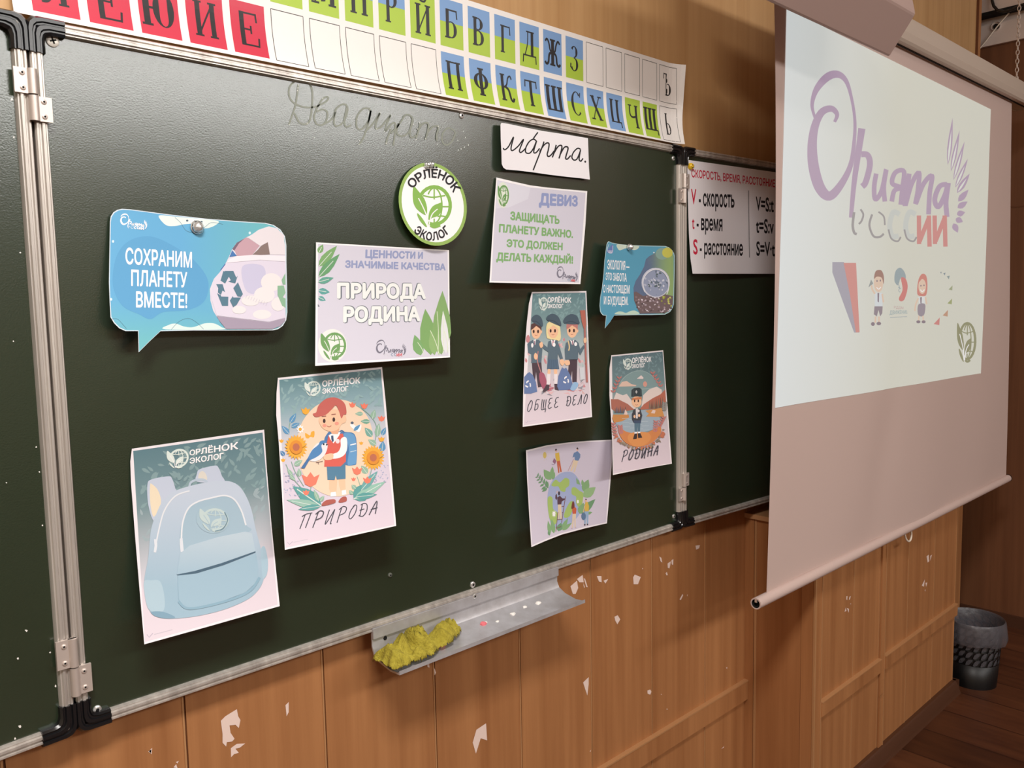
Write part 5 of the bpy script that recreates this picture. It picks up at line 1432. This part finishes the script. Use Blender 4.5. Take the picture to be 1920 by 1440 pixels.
a.poly([(140, 770), (232, 770), (250, 1000), (200, 1010), (180, 860), (170, 960), (150, 900)], TR)
a.poly([(96, 590), (116, 570), (150, 552), (205, 550), (236, 580), (242, 640), (232, 770), (134, 775), (134, 690), (104, 680)], JK)
a.poly([(95, 510), (110, 505), (122, 540), (112, 575), (90, 570), (84, 540)], PK, True)
a.poly([(155, 552), (180, 545), (172, 600), (160, 580)], WHITE); a.poly([(164, 560), (172, 558), (170, 600), (160, 598)], C3(150, 110, 130)); a.ell(144, 604, 11, 22, WHITE)
child(182, 468, C3(92, 64, 62), [(140, 372), (146, 330), (185, 308), (225, 330), (245, 380), (236, 425)], w=58, h=74)
a.stroke([(200, 660), (195, 760), (230, 870)], 9, C3(190, 130, 130)); a.poly([(215, 870), (260, 880), (285, 980), (255, 1030), (216, 950)], C3(168, 90, 112), True); a.poly([(160, 700), (176, 676), (196, 705), (186, 740), (166, 735)], SK2, True)
# girl
a.poly([(288, 870), (320, 870), (314, 980), (280, 990)], C3(236, 228, 232)); a.poly([(352, 865), (388, 865), (386, 975), (356, 985)], C3(236, 228, 232)); a.poly([(282, 980), (310, 985), (306, 1030), (250, 1060), (246, 1040)], TR); a.poly([(356, 975), (384, 975), (400, 1040), (362, 1030)], TR)
a.poly([(295, 830), (322, 835), (318, 880), (290, 878)], SK2); a.poly([(352, 835), (384, 832), (386, 880), (354, 880)], SK2)
a.poly([(294, 735), (390, 735), (404, 832), (286, 832)], C3(86, 108, 132))
for x in (310, 330, 350, 370): a.stroke([(x, 745), (x + (x - 345) * .2, 828)], 3, C3(66, 86, 108), False)
a.poly([(255, 640), (228, 600), (245, 585), (290, 625), (300, 566), (330, 552), (385, 560), (408, 620), (440, 730), (418, 750), (392, 680), (388, 742), (292, 740), (300, 670)], JK)
child(345, 462, C3(240, 222, 168), [(288, 362), (292, 322), (335, 300), (385, 318), (418, 375), (412, 418)], True, w=62, h=74)
a.poly([(322, 545), (345, 562), (368, 545), (350, 610), (336, 610)], WHITE); a.stroke([(346, 560), (340, 610)], 12, C3(196, 130, 146), False); a.ell(354, 598, 14, 20, WHITE); a.poly([(410, 745), (440, 740), (458, 770), (436, 800), (414, 780)], SK2, True); a.poly([(212, 590), (238, 570), (248, 610), (226, 630)], SK2, True)
# second boy
a.poly([(500, 742), (578, 740), (572, 960), (530, 960), (528, 850), (512, 960), (486, 880)], TR)
a.poly([(462, 740), (458, 640), (470, 580), (510, 552), (560, 552), (590, 580), (606, 640), (640, 600), (650, 620), (606, 700), (588, 660), (584, 740)], JK)
a.poly([(508, 552), (530, 562), (548, 548), (540, 600), (526, 596)], WHITE); a.stroke([(532, 562), (536, 600)], 11, C3(150, 100, 120), False); a.ell(562, 592, 14, 19, WHITE); a.stroke([(490, 560), (502, 620), (494, 655)], 12, C3(226, 200, 150))
child(528, 460, C3(196, 128, 122), [(452, 392), (456, 340), (510, 304), (570, 316), (592, 360), (590, 400)], w=62, h=70)
a.stroke([(650, 430), (660, 700), (672, 960)], 18, C3(176, 112, 106), False); a.poly([(604, 268), (655, 264), (664, 400), (658, 440), (640, 440), (622, 380)], C3(186, 110, 96), False); a.poly([(640, 540), (662, 530), (668, 570), (644, 580)], SK2, True); a.poly([(458, 752), (500, 752), (504, 790), (466, 794)], SK2, True)
BG = C3(104, 126, 172)
for pts, rx_, ry_ in (([(432, 815), (452, 830), (470, 818), (510, 890), (535, 985), (520, 1030), (400, 1036), (384, 1000), (396, 900)], 470, 940), ([(100, 870), (118, 862), (150, 890), (180, 960), (192, 1050), (130, 1070), (66, 1070), (66, 910)], 104, 980)):
    a.poly(pts, BG, False); recycle(a, rx_, ry_, 28, 36, WHITE)
a.poly([(520, 1000), (545, 960), (584, 965), (584, 1000), (545, 1040), (512, 1030)], C3(150, 186, 220), True); a.poly([(600, 820), (640, 815), (650, 930), (606, 940)], C3(210, 214, 220))
caption(a, 'ОБЩЕЕ ДЕЛО', [(88, 1142), (684, 1072), (684, 1160), (88, 1245)], C3(66, 66, 78), 8)
a.stroke([(78, 1340), (88, 1352), (104, 1330)], 4, C3(190, 178, 196), False); a.stroke([(108, 1340), (180, 1328)], 4, C3(206, 196, 208), False)
poster_done(a, 'teamwork_poster', 'tall poster of three capped children with rubbish bags and a broom')

# child before a mountain lake
a = sheet((1130, 640), 5.536, [(90, 145), (628, 92), (718, 1270), (106, 1388)], flatlift(.05, .002))
a.poly([(90, 145), (628, 92), (650, 380), (680, 760), (718, 1270), (420, 1322), (106, 1388), (100, 1050), (84, 760), (70, 560), (70, 290)], C3(242, 234, 236))
a.grad([(96, 158), (622, 106), (706, 1262), (112, 1372)], [(0, C3(98, 122, 130)), (.3, C3(120, 146, 150)), (.42, C3(170, 176, 176)), (.75, C3(214, 200, 208)), (1, C3(222, 206, 216))], 14)
leaf_pattern(a, (.04, .02, .96, .22), 80, C3(126, 152, 158), 51, .05)
heading(a, 254, 234, 44, 60, -.08, [(304, 172), (506, 160), (506, 208), (304, 226)], [(304, 240), (440, 226), (440, 266), (304, 280)])
a.poly([(160, 470), (220, 370), (340, 306), (440, 312), (540, 380), (610, 500), (620, 640), (600, 800), (520, 930), (360, 980), (200, 920), (120, 780), (110, 620)], C3(134, 160, 162), True)
a.stroke([(170, 450), (240, 360), (350, 308), (450, 318), (540, 385), (590, 460)], 4, C3(170, 190, 190))
a.poly([(165, 470), (200, 420), (250, 412), (300, 445), (352, 455), (340, 466)], C3(226, 196, 180), False); a.poly([(354, 388), (400, 352), (424, 378), (420, 390)], C3(232, 216, 214)); a.ell(440, 444, 21, 28, C3(220, 160, 146)); a.stroke([(360, 500), (480, 490), (540, 480)], 5, C3(176, 196, 196))
a.poly([(110, 610), (140, 530), (170, 545), (210, 560), (250, 545), (290, 600), (350, 700), (220, 720)], C3(226, 212, 208)); a.poly([(400, 690), (420, 560), (480, 500), (560, 470), (612, 500), (620, 600), (520, 680)], C3(230, 214, 208))
a.poly([(86, 600), (160, 600), (260, 650), (330, 710), (140, 740), (92, 700)], C3(176, 112, 96)); a.poly([(650, 500), (600, 550), (520, 590), (430, 650), (380, 710), (500, 705), (660, 690)], C3(186, 112, 92))
for x in range(130, 250, 18): a.poly([(x - 10, 745), (x, 690 - (x % 5) * 6), (x + 10, 745)], C3(110, 96, 88) if x % 4 else C3(92, 100, 120))
for x in range(490, 640, 22): a.poly([(x - 13, 700), (x, 610 - (x % 7) * 6), (x + 13, 700)], C3(134, 116, 100) if x % 4 else C3(120, 92, 80))
a.poly([(130, 790), (280, 740), (420, 715), (470, 720), (600, 800), (580, 880), (480, 930), (340, 955), (200, 930), (140, 860)], C3(160, 178, 192), True)
a.poly([(110, 760), (270, 760), (275, 790), (200, 830), (120, 845), (100, 800)], C3(204, 142, 84), False); a.poly([(440, 720), (612, 690), (640, 780), (560, 785), (450, 780), (480, 750)], C3(210, 150, 90), False)
for p in ([(220, 760), (235, 705), (258, 745), (255, 762)], [(500, 745), (520, 712), (550, 718), (540, 750)]): a.poly(p, C3(232, 206, 196))
for i in range(12): a.stroke([(200 + (i * 67) % 260, 800 + i * 11), (270 + (i * 67) % 260, 798 + i * 11)], 4, C3(190, 202, 210), False)
a.poly([(170, 890), (240, 935), (340, 955), (460, 945), (550, 900), (600, 880), (600, 960), (500, 1060), (360, 1095), (250, 1060), (180, 980)], C3(212, 136, 84), True)
a.poly([(300, 950), (460, 945), (500, 1010), (420, 1085), (320, 1085), (260, 1010)], C3(222, 150, 90), True)
rr = random.Random(77)
for i in range(44):
    u = i / 43; an = math.radians(165 - 150 * u); x, y = 375 + 250 * math.cos(an), 860 + 235 * math.sin(an)
    a.leaf((x, y), (x + 42 * math.cos(an + rr.uniform(-.8, .8)), y + 42 * math.sin(an + rr.uniform(-.8, .8))), 20, rr.choice([C3(146, 132, 116), C3(160, 144, 122), C3(130, 122, 112), C3(200, 120, 90)]))
for (x0, y0, x1, y1, sg) in ((110, 530, 180, 370, 1), (600, 470, 510, 320, -1), (130, 980, 110, 850, 1), (590, 890, 640, 790, -1), (640, 720, 646, 640, 1), (190, 960, 180, 880, 1), (545, 940, 556, 830, 1)):
    a.stroke([(x0, y0), (x1, y1)], 5, C3(176, 116, 112), False)
    for k in range(5):
        u = k / 4.5; x, y = x0 + (x1 - x0) * u, y0 + (y1 - y0) * u
        for s_ in (-1, 1): a.leaf((x, y), (x + s_ * 28, y - 26), 17, C3(196, 128, 124) if x0 != 640 else C3(150, 150, 146))
a.poly([(330, 840), (392, 840), (388, 950), (364, 955), (362, 880), (354, 955), (332, 950)], C3(94, 122, 140)); a.poly([(330, 940), (356, 940), (356, 956), (330, 958)], WHITE); a.poly([(364, 938), (390, 936), (390, 952), (364, 955)], WHITE)
a.poly([(332, 958), (356, 956), (356, 1000), (352, 1012), (316, 1016), (320, 996)], C3(60, 50, 52)); a.poly([(364, 955), (390, 952), (408, 990), (410, 1000), (368, 1004)], C3(60, 50, 52))
a.poly([(302, 760), (322, 710), (345, 695), (390, 700), (412, 770), (402, 810), (396, 845), (322, 845), (304, 812)], C3(66, 68, 76)); a.poly([(342, 698), (366, 694), (364, 800), (346, 800)], C3(226, 220, 222)); a.poly([(322, 820), (398, 820), (396, 850), (324, 850)], C3(70, 84, 110)); a.ell(378, 770, 11, 16, SK2); a.ell(330, 780, 10, 16, SK2); a.ell(374, 722, 9, 16, C3(226, 220, 222))
a.ell(352, 628, 52, 58, SK2); a.poly([(302, 590), (404, 575), (408, 610), (400, 600), (305, 612)], C3(206, 130, 90)); a.poly([(298, 575), (300, 505), (325, 484), (380, 480), (404, 498), (408, 570)], C3(58, 68, 72), False); a.stroke([(318, 500), (318, 565)], 8, C3(74, 86, 90), False); a.stroke([(392, 498), (394, 560)], 8, C3(74, 86, 90), False)
a.poly([(350, 505), (362, 525), (350, 545), (338, 525)], C3(190, 190, 190))
for x in (332, 370): a.ell(x, 618, 7, 15, C3(60, 44, 46))
a.stroke([(340, 655), (352, 662), (364, 655)], 4, C3(170, 100, 90))
caption(a, 'РОДИНА', [(200, 1140), (590, 1078), (590, 1175), (190, 1245)], C3(66, 66, 78), 9)
a.stroke([(120, 1342), (200, 1326)], 4, C3(206, 196, 208), False)
poster_done(a, 'homeland_poster', 'tall poster of a fur-hatted child by a mountain lake, lower right of board')

# people round a globe
a = sheet((970, 810), 6.263, [(102, 215), (1125, 90), (1052, 1072), (165, 1352)], lambda s_, t_: .004 + .045 * t_ ** 2 * (1 - .5 * s_) + .006 * (1 - s_))
a.poly([(102, 215), (350, 155), (600, 122), (850, 102), (1125, 90), (1108, 400), (1084, 700), (1052, 1072), (800, 1130), (520, 1205), (330, 1280), (165, 1352), (140, 980), (115, 560)], C3(238, 232, 238))
a.poly([(118, 232), (350, 172), (600, 138), (850, 117), (1108, 106), (1092, 400), (1068, 700), (1040, 1060), (800, 1112), (515, 1188), (330, 1260), (176, 1328), (152, 980), (128, 560)], C3(208, 200, 216))
a.poly([(352, 800), (370, 660), (420, 560), (500, 490), (570, 468), (650, 478), (710, 540), (750, 620), (772, 720), (760, 860), (720, 980), (640, 1060), (560, 1110), (470, 1130), (400, 1090), (365, 960)], C3(164, 176, 212), True)
GA, GB, GC = C3(166, 192, 110), C3(134, 172, 124), C3(112, 154, 116)
a.poly([(400, 620), (450, 560), (500, 590), (560, 540), (608, 560), (606, 630), (570, 660), (560, 700), (510, 690), (480, 640), (430, 640)], GA, True); a.poly([(640, 660), (680, 650), (730, 690), (772, 720), (764, 830), (730, 890), (690, 830), (690, 760), (640, 730)], GA, True)
a.poly([(356, 780), (410, 770), (420, 900), (470, 950), (460, 1060), (420, 1090), (372, 990)], GA, True); a.poly([(560, 930), (620, 820), (660, 830), (640, 940), (600, 1000), (550, 1000)], GA, True); a.poly([(690, 540), (722, 570), (738, 620), (696, 606)], GB)
for p, q_, w, c_ in (((396, 560), (310, 440), 92, GB), ((402, 530), (415, 404), 50, GB), ((412, 560), (440, 470), 40, GB), ((775, 640), (760, 556), 36, GB), ((778, 700), (835, 556), 90, GB), ((775, 760), (920, 648), 110, C3(150, 184, 134)), ((740, 960), (916, 788), 90, GC), ((730, 960), (780, 830), 80, GB), ((820, 960), (880, 940), 34, GB), ((385, 1200), (360, 1040), 44, GB), ((430, 1190), (402, 1020), 56, GB), ((380, 1215), (362, 1160), 30, GC), ((520, 1150), (596, 1010), 50, GB), ((530, 1155), (640, 1065), 46, GB), ((480, 1165), (516, 1065), 70, GC)): a.leaf(p, q_, w, c_)
a.stroke([(372, 660), (310, 600), (230, 512)], 5, C3(140, 150, 150))
for k, (x, y) in enumerate([(240, 528), (262, 555), (286, 580), (312, 612), (336, 640), (350, 660)]):
    a.leaf((x, y), (x + 8, y - 50 - 6 * k), 16 + 3 * k, GC); a.leaf((x, y), (x - 30 - 6 * k, y + 6 + 7 * k), 16 + 3 * k, GC)
a.ell(322, 272, 21, 38, C3(206, 184, 110))
for i in range(8):
    an = i * math.pi / 4 + .2; a.stroke([(322 + 32 * math.cos(an), 272 + 52 * math.sin(an)), (322 + 42 * math.cos(an), 272 + 66 * math.sin(an))], 3, C3(210, 196, 160), False)
DKH, SKP = C3(70, 58, 66), C3(226, 186, 166)
OG, YW_, BLU, CRM, MAR, RDD = C3(196, 104, 72), C3(214, 180, 84), C3(110, 136, 176), C3(222, 202, 176), C3(92, 66, 78), C3(200, 98, 72)
a.poly([(462, 340), (500, 335), (522, 468), (504, 472), (486, 380), (494, 478), (480, 480)], OG); a.poly([(445, 250), (490, 240), (502, 335), (462, 345), (448, 300)], YW_); a.ell(454, 212, 11, 16, DKH); a.ell(455, 226, 8, 12, SKP); a.poly([(414, 350), (432, 305), (458, 338), (444, 376)], C3(150, 110, 136)); a.stroke([(404, 376), (425, 384), (440, 370)], 4, C3(150, 120, 150))
a.poly([(660, 330), (716, 334), (676, 470), (658, 470), (684, 380), (640, 460), (622, 456)], CRM); a.poly([(648, 300), (664, 245), (706, 225), (740, 260), (738, 300), (716, 338), (676, 332), (672, 290)], BLU); a.ell(704, 208, 10, 16, SKP); a.poly([(692, 192), (706, 178), (716, 194), (714, 208), (700, 198)], DKH); a.stroke([(660, 320), (596, 456)], 4, C3(190, 130, 130), False)
a.poly([(476, 850), (516, 848), (522, 1020), (500, 1024), (496, 900), (492, 1026), (480, 1020)], CRM); a.poly([(470, 770), (500, 748), (530, 780), (560, 780), (556, 796), (522, 816), (516, 850), (472, 852)], MAR); a.poly([(448, 740), (462, 726), (470, 770), (462, 800), (446, 780)], MAR); a.ell(490, 720, 12, 24, DKH); a.stroke([(462, 720), (470, 692)], 9, SKP, False)
for p, q_ in (((566, 755), (520, 1065)), ((478, 940), (452, 1170)), ((520, 876), (548, 872)), ((526, 946), (540, 942)), ((470, 1030), (530, 1024)), ((458, 1130), (516, 1110))): a.stroke([p, q_], 7, C3(130, 90, 84), False)
a.poly([(648, 960), (690, 958), (684, 1050), (686, 1122), (674, 1122), (668, 1010), (650, 1130), (640, 1130)], CRM); a.poly([(640, 880), (668, 870), (694, 900), (690, 960), (650, 962)], RDD); a.poly([(644, 830), (656, 812), (668, 830), (672, 880), (650, 900), (634, 894)], C3(120, 64, 56), True); a.ell(640, 1132, 12, 5, C3(190, 170, 190)); a.ell(684, 1124, 10, 5, C3(190, 170, 190))
a.poly([(788, 930), (838, 926), (832, 1085), (816, 1085), (816, 980), (800, 1090), (786, 1090)], C3(150, 176, 206)); a.poly([(790, 870), (800, 824), (826, 820), (842, 870), (838, 930), (794, 934)], YW_); a.ell(806, 806, 11, 20, SKP); a.poly([(794, 800), (806, 780), (818, 796)], DKH); a.ell(778, 990, 27, 44, C3(96, 122, 156)); a.stroke([(792, 860), (776, 944)], 9, SKP, False); a.ell(792, 1090, 10, 9, DKH); a.ell(824, 1085, 9, 9, DKH)
for x, y, r_ in ((430, 962, 26), (710, 818, 16)):
    for i in range(8):
        an = i * math.pi / 4; a.leaf((x, y), (x + r_ * math.cos(an), y + r_ * 1.6 * math.sin(an)), r_ * .5, WHITE)
poster_done(a, 'globe_poster', 'squarish sheet of small people tending a globe, lowest on the board\'s right')


# ------------------------------------------------------------------ magnets
def magnet(px, py, off, r, label, plane=BOARD, name='magnet', grp=None):
    p = hit(px, py, plane[0] - plane[1] * off, plane[1]); o = thing(name, label, 'magnet', p, grp); ax = -plane[1]
    m = MB(); m.lathe([(.0001, -.0), (r, 0), (r * 1.02, .002), (r * .9, .0035)], (0, 0, 0), ax, 22); m.build('base', M['steel'], o, smooth=40)
    m = MB(); m.lathe([(r * .88, .0035), (r * .82, .0065), (r * .55, .0095), (r * .25, .0108), (.0001, .011)], (0, 0, 0), ax, 8); m.build('faceted_top', M['steel'], o)
    return o


magnet(190 + 833 / 4.645, 370 + 262 / 4.645, .0075, .0105, 'faceted silver magnet at the top of the large speech-bubble card')
magnet(730 + 312 / 4.5, 220 + 405 / 4.5, .0065, .0055, 'left one of the silver magnet pair atop the round badge', grp='magnet pair on the badge')
magnet(730 + 346 / 4.5, 220 + 400 / 4.5, .0065, .0055, 'right one of the silver magnet pair atop the round badge', grp='magnet pair on the badge')
magnet(1100 + 575 / 7.2, 430 + 242 / 7.2, .018, .008, 'silver magnet at the top of the small speech-bubble card')
p = hit(1294.5, 312, PR[0] - PR[1] * .006, PR[1]); o = thing('magnet', 'yellow smiling-face magnet on the formula chart\'s upper left corner', 'magnet', p)
r_ = .0088; m = MB()
m.lathe([(.0001, -.004), (r_ * .95, -.004), (r_, 0), (r_ * .92, .004), (r_ * .7, .0072), (r_ * .35, .009), (.0001, .0095)], (0, 0, 0), -PR[1], 28); m.build('button', M['yellow'], o, smooth=60)
sx_ = Vector((math.cos(AR), -math.sin(AR), 0))


def dome(x, z): return sx_ * x + Vector((0, 0, z)) - PR[1] * (.0098 - .62 * (x * x + z * z) / r_)


m = MB()
for x in (-.0028, .0028): m.tube([dome(x, .001), dome(x, .0035)], .0009, 8)
m.tube([dome(.0052 * math.cos(t), .0004 + .0052 * math.sin(t)) for t in (math.radians(200 + 14 * k) for k in range(11))], .0007, 6); m.build('face', M['dark'], o, smooth=60)
